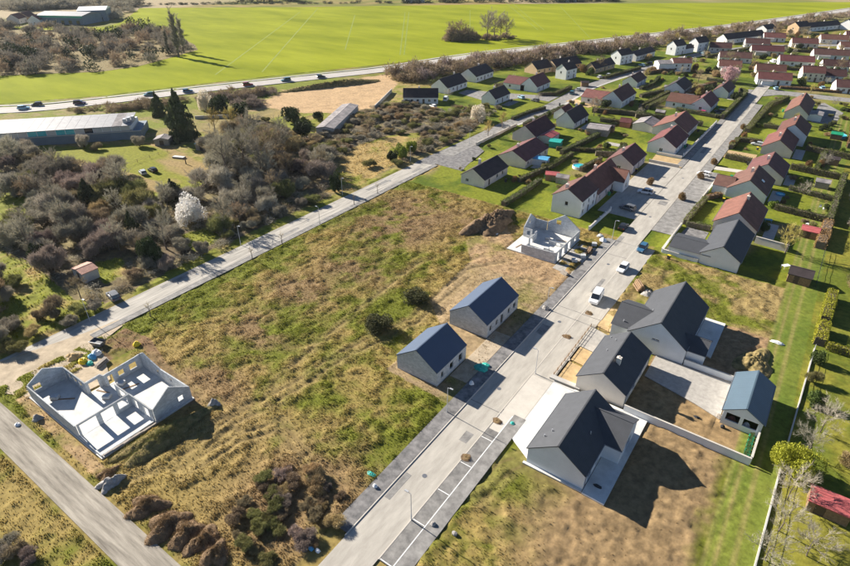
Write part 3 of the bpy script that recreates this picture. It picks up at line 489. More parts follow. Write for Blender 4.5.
def opening_part(kind, o, a, n, w, parent, frame='frame_white'):
    s0, s1, za, zb = w[:4]
    def bx(mb, u0, u1, d0, d1, q0, q1):
        vs = [(o[0] + a[0] * u + n[0] * d, o[1] + a[1] * u + n[1] * d, z) for z in (q0, q1) for d in (d0, d1) for u in (u0, u1)]
        mb.add(vs, [(0, 2, 3, 1), (4, 5, 7, 6), (0, 1, 5, 4), (2, 6, 7, 3), (0, 4, 6, 2), (1, 3, 7, 5)])
    e = 0.004
    if kind == 'void': return
    if kind in ('door', 'garage'):
        mb = MB(); bx(mb, s0 + e, s1 - e, 0.08, 0.14, za + e, zb - e); d = mb.build('garage_door' if kind == 'garage' else 'door', 'frame_white' if kind == 'garage' else 'door_dark', parent)
        mb = MB(); bx(mb, (s0 + s1) / 2 - 0.08 if kind == 'garage' else s0 + 0.1, (s0 + s1) / 2 + 0.08 if kind == 'garage' else s0 + 0.16, 0.03, 0.08, za + 0.95, za + 1.03); mb.build('handle', 'steel', d); return
    f = 0.09; mb = MB()
    bx(mb, s0 + e, s0 + f, 0.06, 0.15, za + e, zb - e); bx(mb, s1 - f, s1 - e, 0.06, 0.15, za + e, zb - e)
    bx(mb, s0 + f, s1 - f, 0.06, 0.15, za + e, za + f); bx(mb, s0 + f, s1 - f, 0.06, 0.15, zb - f, zb - e)
    if s1 - s0 > 1.0: c = (s0 + s1) / 2; bx(mb, c - 0.04, c + 0.04, 0.07, 0.14, za + f, zb - f)
    win = mb.build('window', frame, parent)
    mb = MB(); bx(mb, s0 + f - 0.01, s1 - f + 0.01, 0.10, 0.115, za + f - 0.01, zb - f + 0.01); mb.build('pane', 'glass', win)
    if za > 0.4: mb = MB(); bx(mb, s0 - 0.06, s1 + 0.06, -0.06, 0.05, za - 0.07, za - 0.003); mb.build('sill', 'concrete_pale', win)
def auto(n, L, z0=0.9, z1=2.1, two=0, door=True):
    r = []
    if n:
        for i in range(n):
            c = L * (i + 0.5) / n; d = door and i == n // 2
            r.append((c - 0.5, c + 0.5, 0.05, 2.15, 'door') if d else (c - 0.6, c + 0.6, z0, z1, 'window'))
            if two: r.append((c - 0.5, c + 0.5, two + 0.2, two + 1.4, 'window'))
    return r
def block(root, W, L, He, Hr, wall, roof, ops, x=0, y=0, rz=0, over=0.28, verge=0.18, ridge=None, rname='roof', gut=True, t=0.25, z0=-0.3, hip=0.0):
    """walls + gabled roof in the frame of root: x across the ridge, y along it"""
    ca, sa = math.cos(R(rz)), math.sin(R(rz))
    def T(p): return (x + ca * p[0] - sa * p[1], y + sa * p[0] + ca * p[1])
    def D(p): return (ca * p[0] - sa * p[1], sa * p[0] + ca * p[1])
    rx = W / 2 if ridge is None else ridge; mb = MB(); k1 = (Hr - He) / rx; k2 = (Hr - He) / (W - rx)
    gab = [(0, He), (rx, Hr), (W, He)]; faces = {'F': ((0, 0), (1, 0), (0, 1), gab, 0), 'B': ((0, L), (1, 0), (0, -1), gab, 0),
        'R': ((W, 0), (0, 1), (-1, 0), [(t + .001, He), (L - t - .001, He)], 1), 'L': ((0, 0), (0, 1), (1, 0), [(t + .001, He), (L - t - .001, He)], 1)}
    for key, (o, a, n, prof, _) in faces.items():
        wall_into(mb, T(o), D(a), D(n), prof, [w[:4] for w in ops.get(key, [])], t, z0)
    mb.build('wall', wall, root)
    for key, (o, a, n, prof, _) in faces.items():
        for w in ops.get(key, []): opening_part(w[4] if len(w) > 4 else 'window', T(o), D(a), D(n), w, root)
    # roof slabs
    th = 0.17; g = 0.012; mb = MB(); ya, yb = -verge, L + verge
    def P3(px, py, pz): q = T((px, py)); return (q[0], q[1], pz)
    for (xe, k) in ((-over, k1), (W + over, k2)):
        ze = He - over * k + g; zr = Hr + g
        ra, rb = ya + hip, yb - hip
        vs = [P3(xe, ya, ze), P3(rx, ra, zr), P3(rx, rb, zr), P3(xe, yb, ze), P3(xe, ya, ze + th), P3(rx, ra, zr + th), P3(rx, rb, zr + th), P3(xe, yb, ze + th)]
        mb.add(vs, [(0, 1, 2, 3), (4, 5, 6, 7), (0, 4, 5, 1), (1, 5, 6, 2), (2, 6, 7, 3), (3, 7, 4, 0)])
    if hip:
        for yy, ry in ((ya, ya + hip), (yb, yb - hip)):
            mb.add([P3(-over, yy, He - over * k1 + g + th), P3(W + over, yy, He - over * k2 + g + th), P3(rx, ry, Hr + g + th)], [(0, 1, 2)])
    rf = mb.build(rname, roof, root)
    mb = MB(); mb.box(-0.11, 0.11, ya + hip - 0.02, yb - hip + 0.02, -0.02, 0.06)
    mb.v = [P3(rx + v[0], v[1], Hr + g + th + v[2] - abs(v[0]) * 0.5 + 0.02) for v in mb.v]; mb.build('ridge_cap', roof, rf)
    if gut:
        for xe, k in ((-over - 0.07, k1), (W + over + 0.07, k2)):
            mb = MB(); ze = He - over * k + 0.08; mb.tube(P3(xe, ya, ze), P3(xe, yb, ze), 0.075, 0.075, 5); mb.build('gutter', 'gutter_grey', rf)
    return rf
def chimney(rf, x, y, z0, z1, mat='render_cream', w=0.35):
    mb = MB(); mb.box(x - w, x + w, y - w * .8, y + w * .8, z0, z1); mb.box(x - w - .06, x + w + .06, y - w * .8 - .06, y + w * .8 + .06, z1 + .002, z1 + .1)
    mb.tube((x, y, z1 + .1), (x, y, z1 + .45), .12, .11, 6); mb.build('chimney', mat, rf)
def house(name, label, x, y, W, L, He, Hr, wall, roof, rot=0, ops=None, n=(3, 1), chim=None, wings=(), cat='house', group=None, over=0.28, two=0, rname='roof', ridge=None, hip=0.0, gut=True):
    root = empty(name, (x, y, 0), rot, label, cat, group)
    if ops is None:
        ops = {'R': auto(n[0], L, two=two), 'L': auto(n[0], L, two=two, door=False), 'F': auto(n[1], W, door=False), 'B': []}
        if two: ops['F'] += [(W / 2 - .5, W / 2 + .5, two + .2, two + 1.4, 'window')]
    rf = block(root, W, L, He, Hr, wall, roof, ops, over=over, rname=rname, ridge=ridge, hip=hip, gut=gut)
    if chim is None and cat == 'house' and gut and name in ('tiled_house', 'terrace_house', 'white_house', 'tan_house', 'white_bungalow'): chim = (W * .42, L * (.3 + .45 * ((abs(x) * 7.3 + y) % 1)), Hr + .75, Hr - .6)
    if chim: chimney(rf, *chim[:2], chim[2] - 1.2 if len(chim) < 4 else chim[3], chim[2])
    for w in wings:
        block(root, w['W'], w['L'], w['He'], w['Hr'], w.get('wall', wall), w.get('roof', roof), w.get('ops', {}), w['x'], w['y'], w.get('rz', 0), gut=w.get('gut', True), over=w.get('over', 0.2), hip=w.get('hip', 0.0))
    return root
W_ = 'window'; D_ = 'door'; V_ = 'void'
def vents(root, pts, mat='steel'):
    for x, y, z in pts: MB().tube((x, y, z - .3), (x, y, z + .35), .09, .09, 7).build('roof_vent', mat, root)
# the two bungalows left of the street (openings still without frames)
house('bungalow', 'small grey blockwork bungalow with navy roof, teal tarpaulin beside it', -48.8, 60.5, 8.5, 9.2, 2.8, 5.75, 'block', 'slate_navy', over=0.05,
      ops={'R': [(1.2, 1.9, 0.9, 2.1, V_), (3.9, 5.0, 0.9, 2.2, V_), (6.8, 7.9, 0.7, 2.2, V_)], 'L': [(2, 3.2, .9, 2.1, V_)]}, gut=False)
house('bungalow', 'longer grey blockwork bungalow with navy roof and five dark openings', -48.6, 77.1, 8.4, 12.5, 2.9, 5.7, 'block', 'slate_navy', over=0.05,
      ops={'R': [(0.9, 1.7, 1.0, 2.1, V_), (3.3, 4.1, 1.0, 2.1, V_), (5.3, 6.3, 0.1, 2.2, V_), (8.2, 9.1, 0.9, 2.1, V_), (10.4, 11.5, .9, 2.1, V_)], 'L': [(2, 4, 0.1, 2.1, V_)]}, gut=False)
# large grey house with cross gable
h = house('slate_house', 'large grey rendered house with dark slate roof, cross gable and concrete terrace', -20.6, 54.6, 8.5, 13.5, 2.85, 5.9, 'render_grey', 'slate', over=0.12,
      ops={'R': [(1.5, 3.2, 0.1, 2.2, W_), (4.4, 5.6, .9, 2.1, W_)], 'L': [(2, 3.4, .9, 2.1, W_), (5, 6, .1, 2.2, D_), (8, 10.6, .1, 2.2, 'garage')]},
      wings=[dict(x=3.5, y=14.5, W=7.4, L=7.5, He=2.85, Hr=5.15, rz=-90, ops={'R': [], 'B': [(2.2, 4.6, .15, 2.2, W_)]}, over=0.12)])
vents(h, [(1.3, 2.3, 4.05), (1.9, 3.5, 4.45), (6.6, 6.2, 4.5)])
h = house('slate_house', 'cream gabled house with dark slate roof and white chimney between two grey slate houses', -21.0, 73.6, 8.1, 13.3, 2.65, 5.25, 'render_cream', 'slate', over=0.12,
      ops={'R': [(1.4, 2.6, .9, 2.1, W_), (4, 5.8, .1, 2.2, W_), (8, 9.2, .9, 2.1, W_)], 'L': [(2, 3.2, .9, 2.1, W_), (5, 6, .1, 2.2, D_), (8, 9.2, .9, 2.1, W_)]}, chim=(5.0, 4.4, 5.9, 4.2))
vents(h, [(2.1, 7.4, 4.1), (2.4, 10.8, 4.3), (1.2, 12.2, 3.5)])
h = house('slate_house', 'tall L-shaped grey house with slate roofs, garage wing and concrete patio', -18.1, 90.5, 10.2, 16.8, 3.0, 6.9, 'render_grey', 'slate', over=0.12,
      ops={'F': [(4.2, 5.6, 2.9, 3.3, W_)], 'R': [(8, 10.4, .15, 2.2, W_), (12, 13.2, .9, 2.1, W_)], 'L': [(12, 13.2, .9, 2.1, W_)]},
      wings=[dict(x=-3.4, y=10.6, W=9.6, L=6.5, He=2.75, Hr=4.9, rz=-90, ops={'F': [(3.4, 6.2, 0.1, 2.2, 'garage')]}, over=0.12), dict(x=8.3, y=6.2, W=5.2, L=4.9, He=2.5, Hr=4.0, rz=-90, over=0.12, ops={})])
vents(h, [(2.2, 6.5, 4.75), (-1.6, 2.0, 3.4)])
# walled yard outbuilding with an open front
h = house('outbuilding', 'open-fronted outbuilding with blue-grey metal roof in the walled yard', 0.6, 79.3, 5.5, 10.5, 2.6, 4.25, 'render_grey', 'slate_teal', over=0.2,
      ops={'F': [(0.5, 2.4, 0.9, 2.35, V_), (2.9, 4.9, 0.9, 2.35, V_)]}, cat='outbuilding')
for w in [((-12.6, 73.0), (5.9, 72.7), 1.25, 'grey rendered yard wall facing the dry building plot'), ((5.9, 73.0), (6.0, 79.1), 1.25, 'short grey yard wall behind the vegetable frames'), ((-7.7, 90.65), (0.5, 90.65), 1.1, 'grey wall between the walled yard and the slate house patio')]:
    (a, b, hh, lb) = w; d = Vector((b[0] - a[0], b[1] - a[1], 0)); L = d.length
    root = empty('garden_wall', (*a, 0), math.degrees(math.atan2(d.y, d.x)), lb, 'wall')
    MB().box(0, L, -.1, .1, -.3, hh).build('wall', 'render_grey', root); MB().box(-.02, L + .02, -.14, .14, hh + .002, hh + .06).build('coping', 'concrete_pale', root)

# block shells still without a roof
def shell(name, label, segs, slab, mat, extra=None):
    root = empty(name, (slab[0][0], slab[0][1], 0), 0, label, 'building shell'); ox, oy = slab[0]
    MB().prism([(x - ox, y - oy) for x, y in slab], -0.3, 0.14).build('floor_slab', 'slab', root)
    for (x1, y1), (x2, y2), prof, ops in segs:
        L = math.hypot(x2 - x1, y2 - y1); a = ((x2 - x1) / L, (y2 - y1) / L); n = (-a[1], a[0]); mb = MB()
        wall_into(mb, (x1 - ox - n[0] * .1, y1 - oy - n[1] * .1), a, n, prof or [(0, 2.6), (L, 2.6)], ops, 0.2, 0.10); mb.build('wall', mat, root)
    return root
u1 = shell('house_shell', 'L-shaped blockwork house shell without roof beside the farm track',
  [((-93.3, 19.5), (-78.0, 19.5), [(0, 2.6), (15.3, 2.55)], []),
   ((-77.8, 19.5), (-71.6, 19.5), [(0, .75), (2.2, .75), (2.21, .45), (6.2, .45)], []),
   ((-93.4, 25.3), (-93.4, 19.62), [(0, 2.6), (2.84, 4.2), (5.68, 2.6)], [(3.9, 5.1, 1.0, 2.1)]),
   ((-93.2, 25.3), (-86.4, 25.3), None, [(1.2, 2.2, .9, 2.1), (2.9, 3.9, .9, 2.1), (4.6, 5.6, .9, 2.1)]),
   ((-86.3, 25.2), (-86.3, 27.9), [(0, 2.6), (2.7, 2.7)], [(.5, 2.1, .15, 2.15)]),
   ((-86.2, 28.0), (-85.6, 28.0), None, []),
   ((-85.5, 28.0), (-85.5, 34.5), [(0, 2.7), (5.6, 2.9), (6.5, 3.0)], [(.5, 1.4, .15, 2.15), (2.3, 3.3, 1.0, 2.0), (4.3, 5.6, .9, 2.1)]),
   ((-85.4, 34.6), (-71.7, 34.6), [(0, 3.1), (1.3, 3.9), (3.3, 3.2), (6, 2.5), (13.7, 2.6)], [(4.5, 5.2, 1.2, 1.9), (8.3, 9.0, 1.2, 1.9)]),
   ((-71.6, 28.2), (-71.6, 34.7), [(0, 2.6), (3.25, 4.9), (6.5, 2.6)], [(4.2, 5.1, 1.1, 2.0)]),
   ((-77.8, 28.1), (-71.75, 28.1), None, [(.9, 1.9, .15, 2.15), (3.6, 5.0, .15, 2.15)]),
   ((-78.0, 19.7), (-78.0, 28.2), None, [(.3, 2.9, .15, 2.3), (3.6, 5.6, .15, 2.2), (6.3, 7.9, .9, 2.2)]),
   ((-71.6, 19.7), (-71.6, 27.9), [(0, .5), (8.2, .5)], []),
   ((-82.0, 28.0), (-78.2, 28.0), None, [(.8, 3.0, .15, 2.3)])],
  [(-93.7, 19.2), (-71.3, 19.2), (-71.3, 34.9), (-85.9, 34.9), (-85.9, 28.3), (-86.6, 28.3), (-86.6, 25.6), (-93.7, 25.6)], 'block')
u2 = shell('house_shell', 'blockwork house shell with two gables and a pale slab beside the street',
  [((-50.5, 111.4), (-41.9, 111.4), [(0, 2.3), (6, 2.5), (8.6, 2.65)], []),
   ((-41.8, 111.5), (-41.8, 125.9), None, [(1.0, 2.2, .15, 2.2), (3.6, 5.4, .15, 2.2), (7.0, 8.8, .15, 2.2), (11, 12.2, .9, 2.1)]),
   ((-50.4, 126.0), (-41.9, 126.0), [(0, 2.65), (4.25, 5.6), (8.5, 2.65)], [(2.2, 3.5, 2.6, 3.8)]),
   ((-54.0, 119.5), (-54.0, 126.1), [(0, 2.65), (3.3, 5.1), (6.6, 2.65)], [(2.8, 3.5, 2.6, 3.4)]),
   ((-53.9, 126.0), (-50.6, 126.0), None, []),
   ((-53.9, 119.5), (-50.6, 119.5), [(0, 2.6), (2.2, 2.6), (2.21, 1.4), (3.3, 1.4)], [(.8, 1.7, .9, 2.0)]),
   ((-50.5, 119.6), (-50.5, 111.55), [(0, 2.6), (1.2, 2.6), (1.21, 2.2), (4.2, 2.2), (4.21, 1.0), (8.05, 1.0)], [(2.0, 3.6, .15, 2.0), (5.2, 6.4, .15, .8)]),
   ((-47.0, 119.5), (-42.0, 119.5), [(0, 1.0), (5, 1.0)], [(2, 3, .15, .9)])],
  [(-54.3, 111.2), (-41.55, 111.2), (-41.55, 126.3), (-54.3, 126.3)], 'block_pale')
for k in range(5):
    m = MB(); m.box(-1.4, 1.4, -.12, .12, 0, .05); o = m.build('scaffold_board', 'wood_grey'); o.location = (-71.3 + .12 * k, 20.8 + 1.55 * k, .52 + .02 * k); o.rotation_euler = (0, 0, R(88 + 3 * (k % 3))); tag(o, 'grey board lying along the low wall of the roofless L-shaped shell', 'board', 'boards on the low shell wall')

# village houses: white two-storey row by the street
house('tiled_house', 'two-storey white house with red tile roof beside the roofless block shell', -54.8, 137.8, 8.3, 11.4, 5.0, 7.5, 'render_white', 'tile_brown', n=(3, 0), two=2.6, chim=(3.0, 2.0, 8.0, 6))
house('tiled_house', 'low pink-walled tiled house with orange cross gable joined to the white house', -54.6, 149.5, 8.3, 20.0, 3.2, 7.0, 'render_pink', 'tile_red', wings=[dict(x=4.2, y=18.6, W=5.6, L=7.2, He=3.2, Hr=5.9, rz=-90, wall='render_white', ops={'B': [(2, 3.4, .9, 2.2, W_)]})], n=(4, 0), chim=(3.2, 10, 7.6, 6))
house('tiled_house', 'pink rendered house with dark red roof beside the sandy driveway', -54.4, 178.9, 8.6, 13.7, 3.0, 5.9, 'render_pink', 'tile_brown', n=(3, 1))
house('tiled_house', 'white gabled house with red roof behind the white street wall', -48.8, 204.7, 9.4, 17.3, 3.1, 6.1, 'render_white', 'tile_red', n=(4, 1))
house('tiled_house', 'beige house with broad red roof and long lit slope behind the white street wall', -53.5, 227.0, 12.5, 17.2, 2.6, 6.0, 'render_beige', 'tile_red', n=(3, 1), ridge=7.0, wings=[dict(x=-8, y=1, W=8, L=10, He=2.3, Hr=3.6, rz=0, roof='roof_felt')])
house('tiled_house', 'white L-shaped house with pink-red side wing and magenta car in front', -50.3, 271.5, 8.1, 16.0, 2.6, 5.9, 'render_white', 'tile_brown', n=(3, 1), wings=[dict(x=-10.5, y=12.8, W=12.6, L=12.0, He=2.5, Hr=5.0, rz=-90, roof='tile_red', ops={'R': [(3, 4, .9, 2.1, W_), (7, 8.2, .9, 2.1, W_)]})])
house('tiled_house', 'small white gabled house with dark red roof at the clipped corner hedge', -48.0, 303.6, 6.8, 16.0, 2.7, 5.2, 'render_white', 'tile_brown', n=(3, 0))
h = house('tiled_house', 'beige bungalow with dark roof and chimney on the corner lawn', -86.5, 141.5, 8.2, 14.7, 2.7, 5.35, 'render_beige', 'tile_dark', ops={'R': [(2.6, 3.6, .1, 2.1, D_), (7.5, 8.7, .9, 2.1, W_), (11, 12, .9, 2.1, W_)], 'F': [(1.6, 2.7, .9, 1.9, W_)]}, chim=(2.4, 6.8, 6.1, 3.6))
house('tiled_house', 'beige house with dark plum roof and pale blue garden awning', -85.8, 163.7, 10.0, 17.4, 2.7, 5.2, 'render_beige', 'tile_brown', n=(4, 0))
h = house('tiled_house', 'pale pink house with plum roof and red lean-to canopy', -94.0, 189.4, 9.4, 16.8, 2.7, 6.0, 'render_pink', 'tile_brown', n=(3, 0), chim=(4.2, 8, 6.9, 5), wings=[dict(x=9.2, y=3, W=5, L=7, He=2.3, Hr=2.9, roof='sheet_red')])
house('tiled_house', 'white gabled house with near-black roof and grey terrace on the open lawn', -88.1, 215.2, 7.6, 14.8, 2.6, 6.2, 'render_white', 'tile_dark', n=(3, 0), chim=(3.0, 12, 6.9, 5), wings=[dict(x=-5.5, y=10, W=6, L=8, He=2.4, Hr=4.8, roof='tile_red')])
house('white_bungalow', 'white gabled bungalow with near-black roof beside the grey drive', -130.8, 229.4, 7.0, 13.9, 2.9, 6.0, 'render_white', 'tile_dark', n=(3, 0))
house('white_bungalow', 'white bungalow with black roof and chimney above the scrub', -162.8, 235.3, 9.5, 18.0, 2.8, 6.3, 'render_white', 'tile_dark', n=(5, 0), chim=(4.2, 14, 7.2, 5.5), wings=[dict(x=-5, y=14, W=5.5, L=8, He=2.3, Hr=3.6, roof='slate')])
house('white_bungalow', 'white bungalow with black roof below the scrub embankment', -164.7, 264.5, 10.0, 18.0, 3.0, 6.3, 'render_white', 'tile_dark', n=(5, 0))
house('white_bungalow', 'long bungalow with broad black roof and row of windows behind a dark hedge', -163.8, 214.6, 8.0, 15.7, 2.9, 5.9, 'render_white', 'tile_dark', rot=-55, n=(6, 0))
house('tiled_house', 'white house with dark roof and pink-red tiled side wing by the bend', -128.0, 262.3, 8.8, 15.0, 2.8, 6.6, 'render_white', 'tile_brown', n=(3, 0), wings=[dict(x=-9.5, y=11, W=11, L=11.5, He=2.6, Hr=5.2, rz=-90, roof='tile_red', ops={'R': [(3, 4.2, .9, 2.1, W_)]})])
house('tan_house', 'tan-walled house with dark roof at the foot of the embankment', -146.4, 303.2, 9.0, 13.0, 2.7, 6.0, 'render_tan', 'tile_dark', rot=-15, n=(3, 0), chim=(3.5, 10, 6.9, 5))
house('tan_house', 'long dark-roofed house backing on the scrub embankment', -140.0, 315.2, 9.0, 21.5, 2.7, 6.0, 'render_tan', 'tile_dark', rot=-17, n=(4, 0))
house('white_house', 'small white two-storey gabled house with dark roof beside a conifer', -125.8, 298.6, 6.6, 10.0, 5.0, 7.6, 'render_white', 'tile_dark', rot=-10, n=(2, 0), two=2.6)
house('tan_house', 'long low house with tan gable and dark roof along the side street', -119.2, 323.0, 6.6, 21.5, 2.6, 5.4, 'render_tan', 'tile_dark', rot=-10, n=(5, 0))
house('white_house', 'two-storey white house joined to a long lower terrace below the embankment', -116.4, 356.3, 7.0, 12.0, 5.2, 7.8, 'render_white', 'tile_dark', rot=-16, n=(3, 0), two=2.7)
house('terrace_house', 'long pale terrace with dark roof joined to a two-storey white house', -112.4, 371.8, 7.0, 25.0, 3.0, 5.2, 'render_white', 'tile_dark', rot=-9, n=(6, 0))
house('white_house', 'tall narrow white house with dark roof beside its lower twin by the yellow lawn', -97.8, 407.0, 6.6, 11.0, 5.6, 8.4, 'render_white', 'tile_dark', rot=-18, n=(2, 0), two=2.8, wings=[dict(x=2, y=11.2, W=5, L=9, He=3.0, Hr=5.0)])
house('white_house', 'second tall white house with dark roof further along the embankment', -89.5, 428.5, 6.8, 12.0, 5.6, 8.4, 'render_white', 'tile_dark', rot=-20, n=(2, 0), two=2.8)
house('tiled_house', 'small white gabled house with dark plum roof and pale blue side wall', -90.5, 301.4, 7.5, 15.0, 2.5, 5.0, 'render_white', 'tile_brown', n=(3, 0))
house('tiled_house', 'white house with stepped dark roofs and pink front wing by the sandy drive', -85.0, 257.0, 9.0, 20.0, 3.2, 6.8, 'render_white', 'tile_brown', n=(4, 0), wings=[dict(x=-9.5, y=11.0, W=11, L=12, He=2.6, Hr=5.0, rz=-90, roof='tile_red', ops={'R': [(3, 4.2, .9, 2.1, W_), (7, 8.2, .9, 2.1, W_)]})])
house('tiled_house', 'red-roofed two-storey house with pale blue front and white side block', -83.6, 358.6, 8.0, 10.2, 4.6, 6.6, 'render_white', 'tile_red', rot=-55, n=(3, 0), two=2.5, wings=[dict(x=0, y=-8, W=8, L=8, He=4.2, Hr=5.4, roof='roof_felt')])
house('tiled_house', 'white house with dark roof behind a bare tree and hedges', (-68.5, 297.4)[0], (-68.5, 297.4)[1], 9.0, 16.0, 2.6, 5.6, 'render_white', 'tile_dark', n=(3, 0))
house('terrace_house', 'very long dark-roofed terrace with a tan end gable', -81.6, 476.2, 8.2, 43.0, 3.0, 6.0, 'render_white', 'tile_dark', rot=-26, n=(9, 0))
house('white_house', 'two-storey white gabled house with dark roof at the end of the long terrace', -65.2, 533.0, 8.0, 14.0, 4.6, 7.2, 'render_white', 'tile_dark', rot=-20, n=(3, 0), two=2.5)
house('tan_house', 'two-storey house with tan gable at the head of the far terrace', -47.0, 560.0, 9.0, 15.0, 5.0, 8.0, 'render_tan', 'tile_dark', rot=-26, n=(3, 0), two=2.6)
house('terrace_house', 'far dark-roofed terrace with pale front below the embankment', -40.5, 580.0, 8.5, 40.0, 3.0, 5.8, 'render_white', 'tile_dark', rot=-29, n=(8, 0))
house('white_house', 'white gabled house beyond the far terrace', (-14.3, 608.5)[0], (-14.3, 608.5)[1], 9.0, 12.0, 4.5, 7.5, 'render_white', 'tile_dark', rot=-20, n=(2, 0))
rows = [(-53.7, 439.7, 18.5, 'red-roofed terrace with pale front, white van parked below it', 'tile_red'), (-65.3, 402.5, 17.7, 'red-roofed terrace nearest the pink blossom tree, upper one', 'tile_brown'), (-59.7, 372.7, 11.6, 'shorter red-roofed terrace directly behind the pink blossom tree', 'tile_red'),
        (-40.5, 372.2, 14.4, 'red-roofed terrace just behind the one facing the street end', 'tile_red'), (-36.2, 348.7, 15.5, 'red-roofed terrace facing the end of the street, blue car before it', 'tile_red'), (-33.9, 410.2, 18.0, 'red-roofed terrace with small back lawns in the middle of the estate', 'tile_red'),
        (-36.3, 488.3, 16.0, 'red-roofed terrace just below the far white-fronted terrace', 'tile_red'), (-21.6, 518.8, 17.3, 'red-roofed terrace with pale blue front at the top of the estate', 'tile_red'), (-19.7, 446.1, 19.1, 'long red-roofed terrace with white gable end at the estate edge', 'tile_brown'),
        (-18.6, 370.1, 10.2, 'two-storey red-roofed house with white upper windows by the cross street', 'tile_red'), (-9.6, 377.0, 10.7, 'red-roofed house attached to the two-storey one by the cross street', 'tile_brown')]
rows += [(-12.0, 408.0, 13.0, 'red-roofed terrace with low white back wall beside the middle one', 'tile_brown'), (-8.0, 488.0, 14.0, 'short red-roofed terrace above the long white-gabled one', 'tile_red'), (-62.0, 468.0, 15.0, 'red-roofed terrace in front of the very long dark terrace', 'tile_brown'), (-56.0, 505.0, 14.0, 'red-roofed terrace beside the two-storey white gabled house', 'tile_red'), (-78.0, 436.0, 13.0, 'red-roofed terrace behind the second tall white house', 'tile_brown'), (2.0, 420.0, 14.0, 'red-roofed terrace at the outer edge of the estate', 'tile_red'), (-2.0, 350.0, 9.0, 'small red-roofed house at the outer end of the cross street', 'tile_brown'), (-8.0, 548.0, 16.0, 'uppermost red-roofed terrace below the far white-fronted one', 'tile_brown'), (6.0, 505.0, 13.0, 'red-roofed terrace behind the pale blue fronted one', 'tile_red')]
for i, (rx, ry, L, lb, rm) in enumerate(rows):
    tall = i in (9,); he = 4.4 if tall else 2.8; rot = -73; w = 8.0
    house('terrace_house', lb, rx - w / 2 * math.cos(R(rot)), ry - w / 2 * math.sin(R(rot)), w, L, he, he + 2.7, 'render_white' if i % 3 else 'render_cream', rm, rot=rot, n=(4, 0), two=2.3 if tall else 0,
          wings=[dict(x=w - .3, y=L * .12, W=2.2, L=L * .33, He=2.1, Hr=2.5, roof='roof_felt', gut=False)] if i % 2 == 0 else ())
# right-hand row
house('tiled_house', 'long house with red-brown roof and pale conservatory beside its drive', -15.2, 281.0, 8.5, 26.0, 2.6, 6.0, 'render_beige', 'tile_red', n=(5, 1), wings=[dict(x=8.3, y=2, W=5, L=7, He=2.4, Hr=2.8, wall='render_white', roof='roof_felt')])
house('tiled_house', 'tall white-gabled end of a pair of red-roofed houses', -13.4, 242.6, 9.2, 16.0, 4.0, 7.2, 'render_white', 'tile_red', n=(3, 0), two=0)
house('tiled_house', 'lower grey-gabled house of a pair with red roofs and sandy drive', -15.6, 225.3, 9.3, 16.9, 2.6, 5.6, 'render_pink', 'tile_red', n=(3, 0))
house('tiled_house', 'tiled house joined behind one with a blue skylight', -15.6, 195.6, 10.2, 14.0, 2.6, 5.8, 'render_cream', 'tile_brown', n=(3, 0), chim=(4.4, 6, 6.6, 5))
h = house('tiled_house', 'tiled house with blue skylight and low hipped front wing', -17.6, 177.2, 10.2, 15.0, 2.6, 6.0, 'render_white', 'tile_brown', n=(3, 0), wings=[dict(x=-4.0, y=9.5, W=8.5, L=5, He=2.4, Hr=4.2, rz=-90, roof='tile_brown')])
MB().box(-.5, .5, -.6, .6, 0, .1, Matrix.Translation((7.9, 6.5, 4.42)) @ Matrix.Rotation(R(33.7), 4, 'Y')).build('skylight', 'lamp_glass', h)
house('tiled_house', 'white-gabled house with broad orange-red roof next to the slate-roofed end house', -15.8, 151.0, 9.9, 16.2, 2.6, 6.1, 'render_pink', 'tile_red', n=(3, 0), chim=(5.2, 11, 6.9, 5))
house('slate_house', 'white-gabled end house with grey slate roof beside the rough empty plot', -14.4, 130.9, 8.2, 17.4, 2.75, 5.4, 'render_white', 'slate', n=(4, 0), wings=[dict(x=-7.0, y=8.2, W=8.0, L=9, He=2.2, Hr=3.2, rz=-90, roof='slate')])

